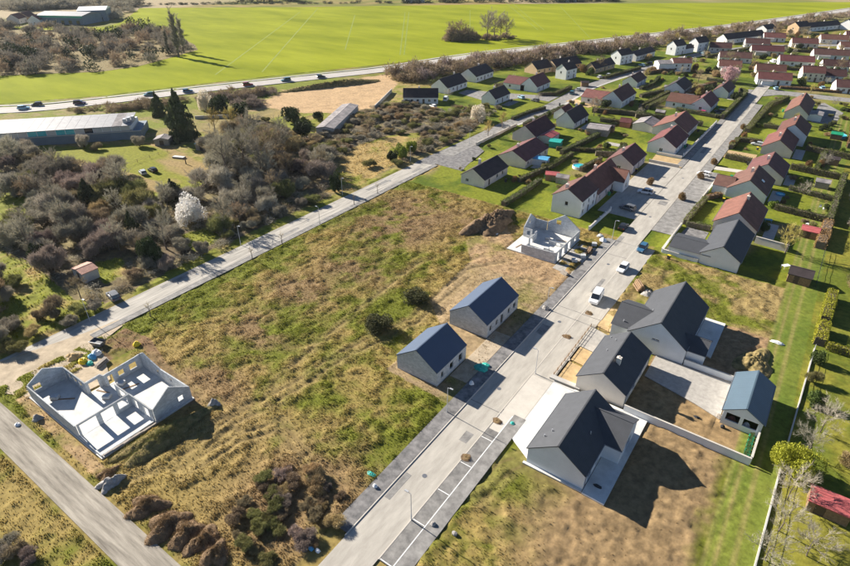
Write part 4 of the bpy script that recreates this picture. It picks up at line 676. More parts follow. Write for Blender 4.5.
# ------------------------------------------------------------------ vegetation
def slivers(rs, P0, P1, w):
    """thin triangles from P0 (wide end) to P1"""
    d = P1 - P0; r = rs.normal(size=d.shape); s = np.cross(d, r); s /= np.linalg.norm(s, axis=1, keepdims=True) + 1e-9
    w = np.asarray(w).reshape(-1, 1) / 2
    return np.stack([P0 - s * w, P0 + s * w, P1], 1).reshape(-1, 3)
def rand_dir(rs, n, up=0.0):
    d = rs.normal(size=(n, 3)); d[:, 2] = d[:, 2] + up; return d / np.linalg.norm(d, axis=1, keepdims=True)
def bare_tree_mesh(seed, h, spread, nl=9, nb=7, nt=9, w=0.05, upright=0.5, base=0.25, thick=1.0):
    rs = np.random.RandomState(seed); mb = MB(); tr = (h * 0.022 + 0.04) * thick
    top = Vector((rs.uniform(-.3, .3), rs.uniform(-.3, .3), h * .72)); mid = Vector((rs.uniform(-.15, .15), rs.uniform(-.15, .15), h * .35))
    mb.tube((0, 0, -.3), mid, tr, tr * .75, 6, False); mb.tube(mid, top, tr * .75, tr * .25, 6, False); V = []
    L0 = []; L1 = []
    for i in range(nl):
        t = base + (0.72 - base) * (i + .5) / nl; p = np.array((0, 0, h * t)) + np.array(mid) * 0
        a = i * 2.4 + rs.uniform(-.4, .4); el = upright + rs.uniform(-.15, .25) + .35 * (i / nl)
        ln = spread * rs.uniform(.75, 1.1) * (1.0 - .35 * abs(i / nl - .35)); q = p + ln * np.array((math.cos(a) * math.cos(el), math.sin(a) * math.cos(el), math.sin(el)))
        mb.tube(p, q, tr * .28, tr * .07, 4, False); L0.append(p); L1.append(q)
    L0.append(np.array(mid)); L1.append(np.array((top.x, top.y, h)))
    for p, q in zip(L0, L1):
        n = nb; t = rs.uniform(.3, 1, n)[:, None]; s = p + (q - p) * t; d0 = (q - p) / np.linalg.norm(q - p)
        d = d0 + rs.normal(size=(n, 3)) * .55 + np.array((0, 0, .25)); d /= np.linalg.norm(d, axis=1, keepdims=True)
        e = s + d * spread * rs.uniform(.28, .55, (n, 1)); V.append(slivers(rs, s, e, np.full(n, w * 1.6)))
        for k in range(2):
            S = np.repeat(s, nt, 0); E_ = np.repeat(e, nt, 0); tt = rs.uniform(.25, 1, len(S))[:, None]; s2 = S + (E_ - S) * tt
            dd = np.repeat(d, nt, 0) + rs.normal(size=S.shape) * .65 + np.array((0, 0, .3)); dd /= np.linalg.norm(dd, axis=1, keepdims=True)
            V.append(slivers(rs, s2, s2 + dd * spread * rs.uniform(.12, .32, (len(S), 1)), np.full(len(S), w)))
    V = np.concatenate(V); return mb, V
def bush_arr(seed, n=2600, w=0.075, flat=1.0, wild=0.25):
    """unit leafless bush: radius 1, height ~1.2, many twigs in uneven clumps"""
    rs = np.random.RandomState(seed); nc = 14
    ca = rs.uniform(0, 2 * np.pi, nc); cr = np.sqrt(rs.uniform(0, 1, nc)) * .68; ch = rs.uniform(.3, .85, nc) * (1 - .45 * cr) * flat; cs = rs.uniform(.18, .5, nc)
    k = rs.randint(0, nc, n); cen = np.stack([cr * np.cos(ca), cr * np.sin(ca), ch], 1)[k]
    d = rand_dir(rs, n, .25); r = rs.uniform(.35, 1, (n, 1)) ** .6; p = cen + d * cs[k][:, None] * r * np.array((1, 1, .85)); p[:, 2] = np.abs(p[:, 2])
    dr = d * .8 + np.array((0, 0, .55)) + rs.normal(size=d.shape) * (.25 + wild); dr /= np.linalg.norm(dr, axis=1, keepdims=True)
    ln = rs.uniform(.12, .34, (n, 1)) * np.where(rs.rand(n, 1) < .12, 1.8, 1.0); return slivers(rs, p - dr * ln * .5, p + dr * ln * .5, np.full(n, w * 0.42))
def leaf_arr(seed, n, shape, size, clumps=10, cs=(.3, .5)):
    """unit leafy crown of small triangles"""
    rs = np.random.RandomState(seed)
    if shape == 'ball':
        ca = rs.uniform(0, 2 * np.pi, clumps); cr = np.sqrt(rs.uniform(0, 1, clumps)) * .6; ch = rs.uniform(.25, 1.0, clumps) * (1 - .4 * cr); c = np.stack([cr * np.cos(ca), cr * np.sin(ca), ch], 1)
        sz = rs.uniform(*cs, clumps); k = rs.randint(0, clumps, n); d = rand_dir(rs, n, .1); p = c[k] + d * sz[k][:, None] * rs.uniform(.7, 1, (n, 1))
    elif shape == 'cone':
        nb = 90; bt = rs.uniform(0, 1, nb) ** 1.25; ba = rs.uniform(0, 2 * np.pi, nb); bl = np.minimum(1, 1.5 * (1 - bt) + .10) * rs.uniform(.45, 1.05, nb); k = rs.randint(0, nb, n); f = rs.uniform(.15, 1, n) ** .7
        rr = bl[k] * f; aa = ba[k] + rs.normal(0, .16, n) / (f + .2); p = np.stack([rr * np.cos(aa), rr * np.sin(aa), .06 + bt[k] * .92 - .06 * f + rs.normal(0, .012, n)], 1)
    p[:, 2] = np.maximum(p[:, 2], .02); d1 = rand_dir(rs, n) * size * rs.uniform(.6, 1.3, (n, 1)); d2 = rand_dir(rs, n) * size * rs.uniform(.4, .9, (n, 1))
    return np.stack([p - d1 * .5, p + d1 * .5, p + d2], 1).reshape(-1, 3)
def tri_mesh(name, V, mat): return mesh_np(name, V, np.arange(len(V)).reshape(-1, 3), mat)
PLANT = {}
def proto_tree(key, seed, h, spread, mat, **k):
    mb, V = bare_tree_mesh(seed, h, spread, **k); me = bpy.data.meshes.new('trunk'); me.from_pydata(mb.v, [], mb.f); me.materials.append(MATS['bark'])
    PLANT[key] = (me, tri_mesh('crown', V, mat), 'trunk')
def stems(seed, n=6, h=.6, r=.35, tr=.03):
    rs = np.random.RandomState(seed); mb = MB()
    for i in range(n): a = rs.uniform(0, 6.28); mb.tube((rs.uniform(-.06, .06), rs.uniform(-.06, .06), -.08), (r * math.cos(a), r * math.sin(a), h * rs.uniform(.7, 1.1)), tr, tr * .35, 4, False)
    me = bpy.data.meshes.new('stem'); me.from_pydata(mb.v, [], mb.f); me.materials.append(MATS['bark']); return me
def trunk1(h, r):
    mb = MB(); mb.tube((0, 0, -.06), (0.01, 0, h), r, r * .5, 6, False); me = bpy.data.meshes.new('trunk'); me.from_pydata(mb.v, [], mb.f); me.materials.append(MATS['bark']); return me
for tone in ('grey', 'brown', 'tan', 'purple', 'pale', 'olive'):
    for v in range(3): PLANT['bush_%s%d' % (tone, v)] = (stems(40 + v), tri_mesh('crown', bush_arr(100 + v * 7, 4200, flat=1.0 + .15 * v), 'twig_' + tone), 'stem')
for v in range(2):
    proto_tree('tree_grey%d' % v, 11 + v, 10, 4.2, 'twig_grey', w=.07, nl=11, nb=9, nt=10)
    proto_tree('tree_brown%d' % v, 21 + v, 9, 4.0, 'twig_brown', w=.07, nl=10, nb=8, nt=10)
    proto_tree('tree_pale%d' % v, 31 + v, 5.4, 2.7, 'twig_pale', w=.028, nl=11, nb=9, nt=9, base=.25, upright=.4, thick=.6)
proto_tree('tree_willow', 51, 6.5, 3.2, 'twig_willow', w=.05, nl=11, nb=8, nt=9, base=.15, upright=.75)
proto_tree('sapling', 61, 3.6, 0.9, 'twig_tan', w=.03, nl=6, nb=4, nt=4, base=.45, upright=.8)
proto_tree('poplar', 71, 20, 4.2, 'twig_grey', w=.2, nl=30, nb=9, nt=8, base=.06, upright=1.2)
for v in range(2):
    PLANT['evergreen%d' % v] = (stems(80 + v), tri_mesh('crown', leaf_arr(200 + v, 3200, 'ball', .16), 'leaf_dark'), 'stem')
    PLANT['greenbush%d' % v] = (stems(82 + v), tri_mesh('crown', leaf_arr(210 + v, 2600, 'ball', .16), 'leaf_green'), 'stem')
PLANT['brightbush'] = (stems(84), tri_mesh('crown', leaf_arr(220, 3000, 'ball', .15), 'leaf_bright'), 'stem')
PLANT['goldbush'] = (stems(85), tri_mesh('crown', leaf_arr(221, 11000, 'ball', .07, 18, (.25, .45)), 'leaf_gold'), 'stem')
PLANT['bramble'] = (stems(86), tri_mesh('crown', leaf_arr(222, 6000, 'ball', .10, 16, (.35, .5)), 'leaf_bramble'), 'stem')
PLANT['russet'] = (stems(87), tri_mesh('crown', leaf_arr(223, 2600, 'ball', .15, 7, (.45, .6)), 'leaf_russet'), 'stem')
PLANT['conifer'] = (trunk1(.9, .025), tri_mesh('crown', leaf_arr(230, 6500, 'cone', .12), 'leaf_conifer'), 'trunk')
PLANT['blossom_white'] = (stems(88, 5, .5), tri_mesh('crown', leaf_arr(247, 5500, 'ball', .09, 26, (.26, .4)), 'blossom_white'), 'stem')
PLANT['blossom_cream'] = (stems(89, 5, .5), tri_mesh('crown', leaf_arr(241, 4500, 'ball', .10, 18, (.22, .4)), 'blossom_cream'), 'stem')
PLANT['blossom_pink'] = (stems(90, 5, .5), tri_mesh('crown', leaf_arr(242, 3500, 'ball', .11, 12), 'blossom_pink'), 'stem')
prs = random.Random(4)
def plant(key, name, label, x, y, r, h=None, cat='bush', group=None):
    """r scales the width (unit radius plants) or the whole tree (bare trees), h the height"""
    st, cr, sn = PLANT[key]; o = empty(name, (x, y, max(-.1, min(.1, gz(x, y)))), prs.uniform(0, 360), label, cat, group)
    o.scale = (r, r, h if h else r)
    a = link(sn, st, o); b = link('crown', cr, o); return o
# leafless scrub left of the lane
SG = 'bushes of the scrubland beside the lane'
tone_lab = {'grey': 'grey leafless', 'brown': 'brown leafless', 'tan': 'straw-coloured leafless', 'purple': 'purplish leafless', 'pale': 'silvery leafless', 'olive': 'olive ivy-tinged'}
LANDM = [(-124.6, 45, 'round the rusty-roofed shed'), (-130.4, 75.8) + ('round the white blossom tree',), (-173.5, 91.3) + ('below the allotment lawn',), (-165, 169, 'beside the long lean-to roof'), (-116.9, 203.7) + ('round the cream blossom dome',), (-116.4, 149.5) + ('near the bright green clumps',), (-179.5, 54.8) + ('round the small yellow clearing',), (-145.3, 106.9) + ('under the group of tall bare trees',), (-113.1, 113.5) + ('near the dark evergreen on the lane',), (-222.8, 83.4) + ('before the long industrial shed',), (-163.3, 66.3) + ('round the dark upright cypress',), (-146.2, 210.4) + ('below the long black-roofed bungalow',), (-111.1, 76.6) + ('along the lane lamp below the blossom tree',), (-118.9, 57.4) + ('near the dark ivy-covered tree',), (-144.1, 39.5) + ('above the fenced lower clearing',)]
pts = []; tries = 0
sx = [p[0] for p in SCRUB]; sy = [p[1] for p in SCRUB]
KEEP = [(-124.6, 45, 5), (-112.1, 44.2) + (3.5,), (-130.4, 75.8) + (7,), (-116.9, 203.7) + (6,), (-116.2, 152.2) + (4,), (-165, 169, 7), (-160, 160, 6), (-170, 178, 6)]
def inp(x, y, poly): return bool(inpoly(np.array([x]), np.array([y]), poly)[0])
while len(pts) < 262 and tries < 16000:
    tries += 1; x = prs.uniform(min(sx), max(sx)); y = prs.uniform(min(sy), max(sy))
    if not inp(x, y, SCRUB): continue
    cl = any(inp(x, y, c) for c in CLEAR)
    if cl and prs.random() < .96: continue
    r = prs.uniform(2.8, 5.2) if x < -119 else prs.uniform(1.6, 2.8)
    if y > 135: r = prs.uniform(1.6, 2.9)
    if x + r * .9 > -109.6: continue
    if any(math.hypot(x - a, y - b) < c + r * .7 for a, b, c in KEEP): continue
    if any(math.hypot(x - a, y - b) < (r + c) * .60 for a, b, c in pts): continue
    pts.append((x, y, r))
for x, y, r in pts:
    nv = float(fbm(np.array([x]), np.array([y]), 24, 2, 61)[0]) + prs.uniform(-.12, .12)
    tone = 'purple' if nv < .36 else 'grey' if nv < .48 else 'brown' if nv < .57 else 'tan' if nv < .61 else 'olive' if nv < .70 else 'pale'
    if y > 135: tone = prs.choice(['brown', 'tan', 'olive', 'olive', 'grey'])
    if tone == 'tan' and y < 100 and prs.random() < .6: tone = 'grey'
    hh = r * (prs.uniform(.8, 1.35) if y < 135 else prs.uniform(.6, .95)); lm = min(LANDM, key=lambda q: math.hypot(q[0] - x, q[1] - y))[2]
    sz = 'small' if r < 2.2 else 'mid-sized' if r < 3.6 else 'large'; sh = 'tall' if hh > r * 1.1 else 'low' if hh < r * .85 else 'round'
    plant('bush_%s%d' % (tone, prs.randint(0, 2)), 'leafless_bush', '%s %s %s bush in the scrub %s' % (sz, sh, tone_lab[tone], lm), x, y, r, hh, 'bush', SG)
TG = 'tall leafless trees standing out of the scrub'
for q, k, s in [((-147.1, 101.3), 'tree_grey0', 1.35), ((-145.3, 106.9), 'tree_grey1', 1.5), ((-145.2, 115.8), 'tree_brown0', 1.4), ((-162.3, 123.6), 'tree_grey0', 1.3), ((-157.5, 107.1), 'tree_grey1', 1.2), ((-138.5, 107.5), 'tree_grey1', 1.2), ((-155.3, 131.2), 'tree_brown1', .8), ((-163.3, 58.0), 'tree_grey1', .8), ((-130.7, 56.3), 'tree_grey0', .75), ((-181.0, 58.1), 'tree_brown0', .75), ((-216.2, 69.1), 'tree_grey0', .85), ((-168.1, 71.8), 'tree_grey1', .7), ((-129.4, 124.7), 'tree_brown1', .75), ((-141.2, 163.0), 'tree_brown0', .7), ((-118.1, 82.3), 'tree_brown1', .7), ((-134.9, 82.2), 'tree_grey1', .6)]:
    plant(k, 'bare_tree', 'tall leafless %s tree rising out of the scrub beside the lane' % ('grey' if 'grey' in k else 'brown'), q[0], q[1], s, None, 'tree', TG + (', grey' if 'grey' in k else ', brown'))
tc_ = 0
while tc_ < 46:
    x = prs.uniform(min(sx), max(sx)); y = prs.uniform(min(sy), 140)
    if not inp(x, y, SCRUB) or x > -117 or any(inp(x, y, c) for c in CLEAR) or any(math.hypot(x - a, y - b) < c + 2 for a, b, c in KEEP): continue
    tc_ += 1; k = prs.choice(['tree_grey0', 'tree_grey1', 'tree_brown0', 'tree_brown1']); sc = prs.uniform(.55, .95); lm = min(LANDM, key=lambda q: math.hypot(q[0] - x, q[1] - y))[2]
    plant(k, 'bare_tree', '%s leafless %s tree in the scrub %s' % ('small' if sc < .72 else 'taller', 'grey' if 'grey' in k else 'brown', lm), x, y, sc, None, 'tree', 'bare trees scattered through the scrub')
for q, k, nm, lb, r, h, ct in [
    ((-225.1, 71.3), 'bush_pale0', 'leafless_bush', 'silvery bush against the near end of the long industrial shed', 5.0, 7.0, 'bush'),
    ((-226.8, 77.9), 'bush_grey1', 'leafless_bush', 'grey bush covering the foot of the long industrial shed', 3.6, 4.2, 'bush'),
    ((-215.9, 92.4), 'bush_pale2', 'leafless_bush', 'silvery bush standing before the blue wall of the long shed', 3.0, 4.2, 'bush'),
    ((-209.1, 93.1), 'bush_brown1', 'leafless_bush', 'low brown bush on the lawn edge before the long shed', 2.4, 2.2, 'bush'),
    ((-200.8, 104.5), 'bush_grey2', 'leafless_bush', 'grey bush at the corner of the long shed', 3.0, 3.4, 'bush'),
    ((-194.2, 117.8), 'conifer', 'conifer', 'large dark conifer beside the end of the long shed', 6.5, 19, 'tree'),
    ((-231.1, 132.2), 'conifer', 'conifer', 'slim dark conifer at the highway edge behind the long shed', 3.6, 10.5, 'tree'),
    ((-146.8, 82.3), 'conifer', 'conifer', 'broad dark young conifer at the edge of the yellow allotment lawn', 3.6, 6.5, 'tree'),
    ((-163.3, 66.3), 'conifer', 'conifer', 'dark upright cypress in the middle of the grey scrub', 2.8, 8, 'tree'),
    ((-133.7, 62.0), 'conifer', 'conifer', 'thin dark cypress near the white blossom tree', 2.2, 7.5, 'tree'),
    ((-118.9, 57.4), 'evergreen0', 'ivy_tree', 'dark ivy-covered tree close to the lane', 2.6, 5.5, 'tree'),
    ((-113.1, 113.5), 'evergreen1', 'cypress', 'dense dark evergreen on the lane edge by a lamp post', 1.9, 5.0, 'bush'),
    ((-130.0, 76.1), 'blossom_white', 'blossom_tree', 'rounded tree covered in white blossom above the lane', 4.8, 6.6, 'tree'),
    ((-116.9, 203.7), 'blossom_cream', 'blossom_tree', 'dome of cream-white blossom at the side street corner', 4.6, 6.6, 'tree'),
    ((-223.4, 149.6), 'blossom_cream', 'blossom_tree', 'pale pinkish blossom tree near the highway', 4.0, 8.5, 'tree'),
    ((-48.5, 341.6), 'blossom_pink', 'blossom_tree', 'pink blossom tree among the red-roofed terraces', 5.5, 7.5, 'tree'),
    ((-214.3, 150.0), 'evergreen0', 'evergreen', 'round dark evergreen beside the pale blossom tree near the highway', 4.5, 6.5, 'tree'),
    ((-200.9, 149.8), 'evergreen1', 'evergreen', 'dark evergreen between pit and allotments', 4.0, 5.5, 'tree'),
    ((-178.7, 158.2), 'evergreen0', 'evergreen', 'dark evergreen clump at the lower end of the sandy pit', 4.2, 5.5, 'tree'),
    ((-162.4, 147.9), 'evergreen1', 'evergreen', 'dark ivy mass beside the long lean-to roof', 4.0, 5.0, 'tree'),
    ((-172.1, 166.5), 'evergreen0', 'evergreen', 'small dark evergreen above the long lean-to roof', 2.4, 3.0, 'bush'),
    ((-168.9, 154.8), 'greenbush0', 'green_bush', 'yellowish green bush beside the dark ivy mass', 2.6, 3.5, 'bush'),
    ((-116.4, 149.5), 'brightbush', 'bamboo_clump', 'bright green leafy clump by the lane junction', 3.0, 4.0, 'bush'),
    ((-116.1, 156.2), 'brightbush', 'bamboo_clump', 'yellow-green leafy clump just above the lane junction lamp', 2.6, 3.8, 'bush'),
    ((-116.7, 145.5), 'evergreen1', 'evergreen', 'dark rounded evergreen beside the bright green clump', 2.2, 3.0, 'bush'),
    ((-141.3, 42.7), 'evergreen0', 'ivy_tree', 'dark ivy bush above the lower grass clearing', 2.4, 3.6, 'bush'),
    ((-195.1, 132.8), 'tree_willow', 'willow', 'yellow-green willow bush beside the large conifer', 1.2, 1.1, 'tree'),
    ((-191.9, 138.5), 'tree_willow', 'willow', 'broad yellow-green willow above the allotment hedge', 1.3, 1.1, 'tree'),
    ((-59.1, 67.7), 'bramble', 'bramble_bush', 'dark round bramble bush below its twin on the vacant lot', 3.3, 2.5, 'bush'),
    ((-58.7, 80.1), 'bramble', 'bramble_bush', 'dark round bramble bush nearest the longer bungalow', 3.2, 2.3, 'bush'),
    ((-103.6, 188.0), 'tree_willow', 'young_tree', 'thin yellowish tree beside the cream blossom dome', .75, .8, 'tree'),
    ((-104.3, 200.4), 'tree_willow', 'young_tree', 'thin yellowish tree at the end of the cream wall', .8, .85, 'tree')]:
    plant(k, nm, lb, q[0], q[1], r, h, ct)
# thicket on the lot, scrub at the lower left
for i in range(44):
    a = prs.uniform(0, 6.28); rr = math.sqrt(prs.random()); cx, cy = (-42.8, 28.6)
    x = cx + 7.0 * rr * math.cos(a); y = cy + 7.5 * rr * math.sin(a)
    if y < 17.2: continue
    r = prs.uniform(.8, 1.6); plant('bush_%s%d' % (prs.choice(['brown', 'purple', 'olive', 'tan', 'brown']), prs.randint(0, 2)), 'bramble_bush', 'low brown bramble bush in the thicket at the foot of the vacant lot', x, y, r, r * prs.uniform(.6, .95), 'bush', 'brambles at the foot of the lot')
for q, t in [((-67.7, 5.2), 'grey'), ((-65.6, 5.4), 'brown'), ((-66.1, 3.8), 'grey'), ((-63.3, 5.8), 'purple')]:
    plant('bush_%s1' % t, 'leafless_bush', 'low leafless bush below the farm track', q[0], q[1], 1.5, 1.3, 'bush', 'bushes below the farm track')
for q, t, r in [((-128.7, 30.6), 'grey', 2.6), ((-133.5, 34.5), 'olive', 2.2), ((-116.5, 26.2), 'grey', 2.4), ((-111.2, 28.0), 'tan', 1.8), ((-113.9, 33.0), 'brown', 1.8), ((-108.0, 23.9), 'olive', 2.0), ((-110.9, 36.4), 'olive', 2.2), ((-110.2, 39.1), 'grey', 2.0), ((-109.0, 33.5), 'grey', 1.8), ((-110.9, 22.6), 'olive', 2.2), ((-116.4, 31.3), 'brown', 1.5)]:
    plant('bush_%s2' % t, 'leafless_bush', 'leafless %s bush in the grass clearing below the rusty shed' % t, q[0], q[1], r, r * 1.0, 'bush', 'bushes of the lower clearing, ' + t)
# hedge belt along the highway and the embankment, woods far off: one mass each
def mass(name, label, spots, mat, n=420, seed=3, leaf=None, w=.11):
    rs = np.random.RandomState(seed); V = []
    for (x, y, r, h) in spots:
        u = leaf_arr(rs.randint(9999), n, 'ball', leaf) if leaf else bush_arr(rs.randint(9999), n, w=w); a = rs.uniform(0, 6.28); c, s = math.cos(a), math.sin(a)
        V.append(np.stack([(u[:, 0] * c - u[:, 1] * s) * r + x, (u[:, 0] * s + u[:, 1] * c) * r + y, u[:, 2] * h - .1], 1))
    me = tri_mesh(name, np.concatenate(V), mat); tag(link(name, me), label, 'scrub', kind='stuff')
def belt(pl, n, w, r0, r1, off=0, hs=.8):
    out = []
    for i in range(n):
        t = prs.uniform(0, len(pl) - 1.001); k = int(t); f = t - k; x = pl[k][0] * (1 - f) + pl[k + 1][0] * f; y = pl[k][1] * (1 - f) + pl[k + 1][1] * f
        d = Vector((pl[k + 1][0] - pl[k][0], pl[k + 1][1] - pl[k][1])).normalized(); o = off + prs.uniform(-w, w); r = prs.uniform(r0, r1); out.append((x + d.y * o, y - d.x * o, r, r * hs * prs.uniform(.7, 1.3)))
    return out
us = []
while len(us) < 900:
    x = prs.uniform(min(sx), max(sx)); y = prs.uniform(min(sy), max(sy))
    if inp(x, y, SCRUB) and x < -111.5 and not any(inp(x, y, c) for c in CLEAR) and not any(math.hypot(x - a, y - b) < c + 1 for a, b, c in KEEP[:1]): r = prs.uniform(1.4, 3.0); us.append((x, y, r, r * prs.uniform(.4, .8)))
mass('scrub_undergrowth', 'low grey-brown undergrowth filling the scrub beside the lane', us[:450], 'twig_grey', 260, 71, w=.12); mass('scrub_undergrowth', 'low tan and brown undergrowth of the scrub beside the lane', us[450:740], 'twig_brown', 260, 72, w=.12); mass('scrub_undergrowth', 'dull green ivy and brambles on the scrub floor', us[740:], 'leaf_bramble', 260, 73, leaf=.13)
EMB = [(-189.9, 247.4), (-186.6, 268.5), (-177.2, 295.5), (-164.5, 326.8), (-150.5, 361.2), (-137.8, 397.3), (-121.0, 428.9), (-101.8, 486.6), (-71.7, 552.6), (-43.2, 616.6), (-9.8, 708.8)]
mass('embankment_scrub', 'brown leafless scrub covering the embankment behind the houses', belt(EMB, 170, 9, 4.0, 7.5, 0, 1.0), 'twig_brown', 380, 3, w=.13)
mass('embankment_scrub', 'purplish grey leafless scrub mixed along the embankment', belt(EMB, 120, 9, 3.5, 7.0, 0, 1.0), 'twig_purple', 380, 4, w=.13)
mass('embankment_scrub', 'olive undergrowth at the foot of the embankment', belt(EMB, 60, 12, 2.0, 4.0, 6), 'leaf_hedge', 260, 5, leaf=.2)
mass('highway_hedge', 'low brown hedge belt between highway and long shed', belt([(-270.6, 110.1), (-261.3, 122.7), (-250.1, 134.8)], 14, 3, 2.0, 3.2) + belt([(-254.6, 123.5), (-249.7, 139.3), (-239.7, 153.0), (-234.0, 170.8), (-225.8, 191.4)], 50, 6, 2.4, 4.6), 'twig_brown', 500, 6, w=.12)
mass('highway_hedge', 'purplish scrub beside the highway above the allotments', belt([(-236.3, 153.2), (-230.8, 168.3), (-224.7, 187.2)], 30, 7, 2.4, 4.6) + belt([(-213.9, 160.4), (-211.4, 170.7)], 14, 5, 2.5, 4.5), 'twig_purple', 500, 7, w=.12)
WOOD = [(-639.1, 236.3), (-555.6, 217.1), (-529.2, 235.8), (-486.5, 245.7), (-487.1, 279.9), (-446.4, 280.7), (-376.3, 253.5), (-357.2, 242.1), (-346.6, 214.0), (-338.2, 188.7), (-340.6, 166.0), (-362.4, 144.0), (-374.7, 128.9), (-420, 90), (-560, 150)]
sheet('wood_floor', WOOD, .12, 'soil_grass', 'dull brown floor of the wood beyond the highway')
wx = [p[0] for p in WOOD]; wy = [p[1] for p in WOOD]; ws = []
CL2 = [(-381.8, 173.0), (-383.4, 223.6), (-365.7, 226.8), (-366.3, 212.8), (-356.4, 168.7)]; WV = [(-527.2, 255.2), (-505.3, 281.9), (-484.1, 260.8), (-523.4, 233.0)]
while len(ws) < 330:
    x = prs.uniform(min(wx), max(wx)); y = prs.uniform(min(wy), max(wy))
    if inp(x, y, WOOD) and not inp(x, y, CL2) and not inp(x, y, WV): r = prs.uniform(4, 7.5); ws.append((x, y, r, r * prs.uniform(.7, 1.3)))
mass('far_wood', 'grey leafless wood beyond the highway', ws[:170], 'twig_grey', 420, 8, w=.14); mass('far_wood', 'brown leafless trees in the wood beyond the highway', ws[170:275], 'twig_brown', 420, 9, w=.14); mass('far_wood', 'dark evergreen understorey of the wood beyond the highway', ws[275:], 'leaf_dark', 300, 10, leaf=.2)
far = belt([(-749.1, 280.9), (-724.9, 310.1), (-701.5, 351.8), (-641.8, 368.9)], 110, 35, 8, 13) + belt([(-568.8, 286.0), (-564.7, 297.8), (-608.9, 345.8)], 30, 9, 5, 8)
mass('far_wood', 'dark grey trees behind the far industrial sheds', far, 'twig_grey', 420, 12, w=.14)
mass('far_hedge', 'dark distant hedge closing the crop field', belt([(-593.2, 469.1), (-559.6, 507.2), (-554.1, 525.9)], 14, 10, 8, 12) + belt([(-431.0, 569.9), (-376.7, 622.3), (-292.0, 682.2), (-239.5, 733.7)], 60, 6, 5, 9, 0, .6) + belt([(-665.5, 377.3), (-575.1, 454.4), (-435.7, 566.6)], 60, 4, 3, 5, 0, .5), 'leaf_dark', 260, 13, leaf=.2)
for q, s in [((-345.0, 219.3), 1.35), ((-354.9, 229.8), 1.1), ((-356.4, 219.9), .8)]: plant('poplar', 'poplar', 'tall columnar leafless poplar at the tip of the far wood', q[0], q[1], s, None, 'tree', 'poplars at the tip of the far wood')
for i, (q, k, s) in enumerate([((-241.8, 376.0), 'tree_brown0', 1.3), ((-237.0, 379.3), 'tree_brown1', 1.4), ((-229.8, 378.8), 'tree_brown0', 1.1), ((-220.8, 390.8), 'tree_grey0', 1.7), ((-219.0, 397.9), 'tree_grey1', 1.8), ((-215.3, 400.4), 'tree_brown1', 1.5), ((-214.0, 407.2), 'tree_grey0', 1.5)]):
    plant(k, 'bare_tree', 'leafless tree in the lone clump on the crop field', q[0], q[1], s, None, 'tree', 'trees of the lone clump on the field')
mass('clump_undergrowth', 'brown undergrowth beneath the lone clump on the crop field', belt([(-244.1, 371.5), (-226.2, 387.0)], 22, 4, 4.5, 6.5, 0, 1.3) + belt([(-225.0, 384.9), (-210.4, 409.8)], 14, 4, 3.0, 4.5, 0, .9), 'twig_brown', 700, 15, w=.14)
# hedges
def hedge(label, pl, w, h, mat='leaf_hedge', group=None, dens=26, size=.34):
    rs = np.random.RandomState(int(abs(pl[0][0] * 131 + pl[0][1] * 17)) % 99991); root = empty('hedge', (*pl[0], 0), 0, label, 'hedge', group); V = []; core = MB(); ox, oy = pl[0]
    for (x1, y1), (x2, y2) in zip(pl[:-1], pl[1:]):
        L = math.hypot(x2 - x1, y2 - y1); a = np.array((x2 - x1, y2 - y1)) / L; nn = np.array((-a[1], a[0])); n = max(60, int(L * (w + 2 * h) * dens))
        s = rs.uniform(-.1, L + .1, n); u = rs.uniform(0, w + 2 * h, n); off = rs.normal(0, .10, n)
        lx = np.where(u < h, -w / 2 + off, np.where(u < h + w, u - h - w / 2, w / 2 + off)); lz = np.where(u < h, u, np.where(u < h + w, h + off, u - h - w))
        wob = (fbm(s * 1.0, np.full(n, pl[0][0]), 2.2, 2, 5) - .5) * .35; lz = np.maximum(lz * (1 + wob), .02); lx = lx * (1 + wob * .6)
        p = np.stack([x1 - ox + a[0] * s + nn[0] * lx, y1 - oy + a[1] * s + nn[1] * lx, lz], 1); d1 = rand_dir(rs, n) * size * rs.uniform(.5, 1.2, (n, 1)); d2 = rand_dir(rs, n) * size * rs.uniform(.4, .9, (n, 1))
        V.append(np.stack([p - d1 * .5, p + d1 * .5, p + d2], 1).reshape(-1, 3))
        mt = Matrix(((a[0], nn[0], 0, x1 - ox), (a[1], nn[1], 0, y1 - oy), (0, 0, 1, 0), (0, 0, 0, 1))); core.box(0.05, L - .05, -w / 2 + .12, w / 2 - .12, -.1, h - .14, mt)
    link('foliage', tri_mesh('foliage', np.concatenate(V), mat), root); core.build('branches', 'bark', root); return root
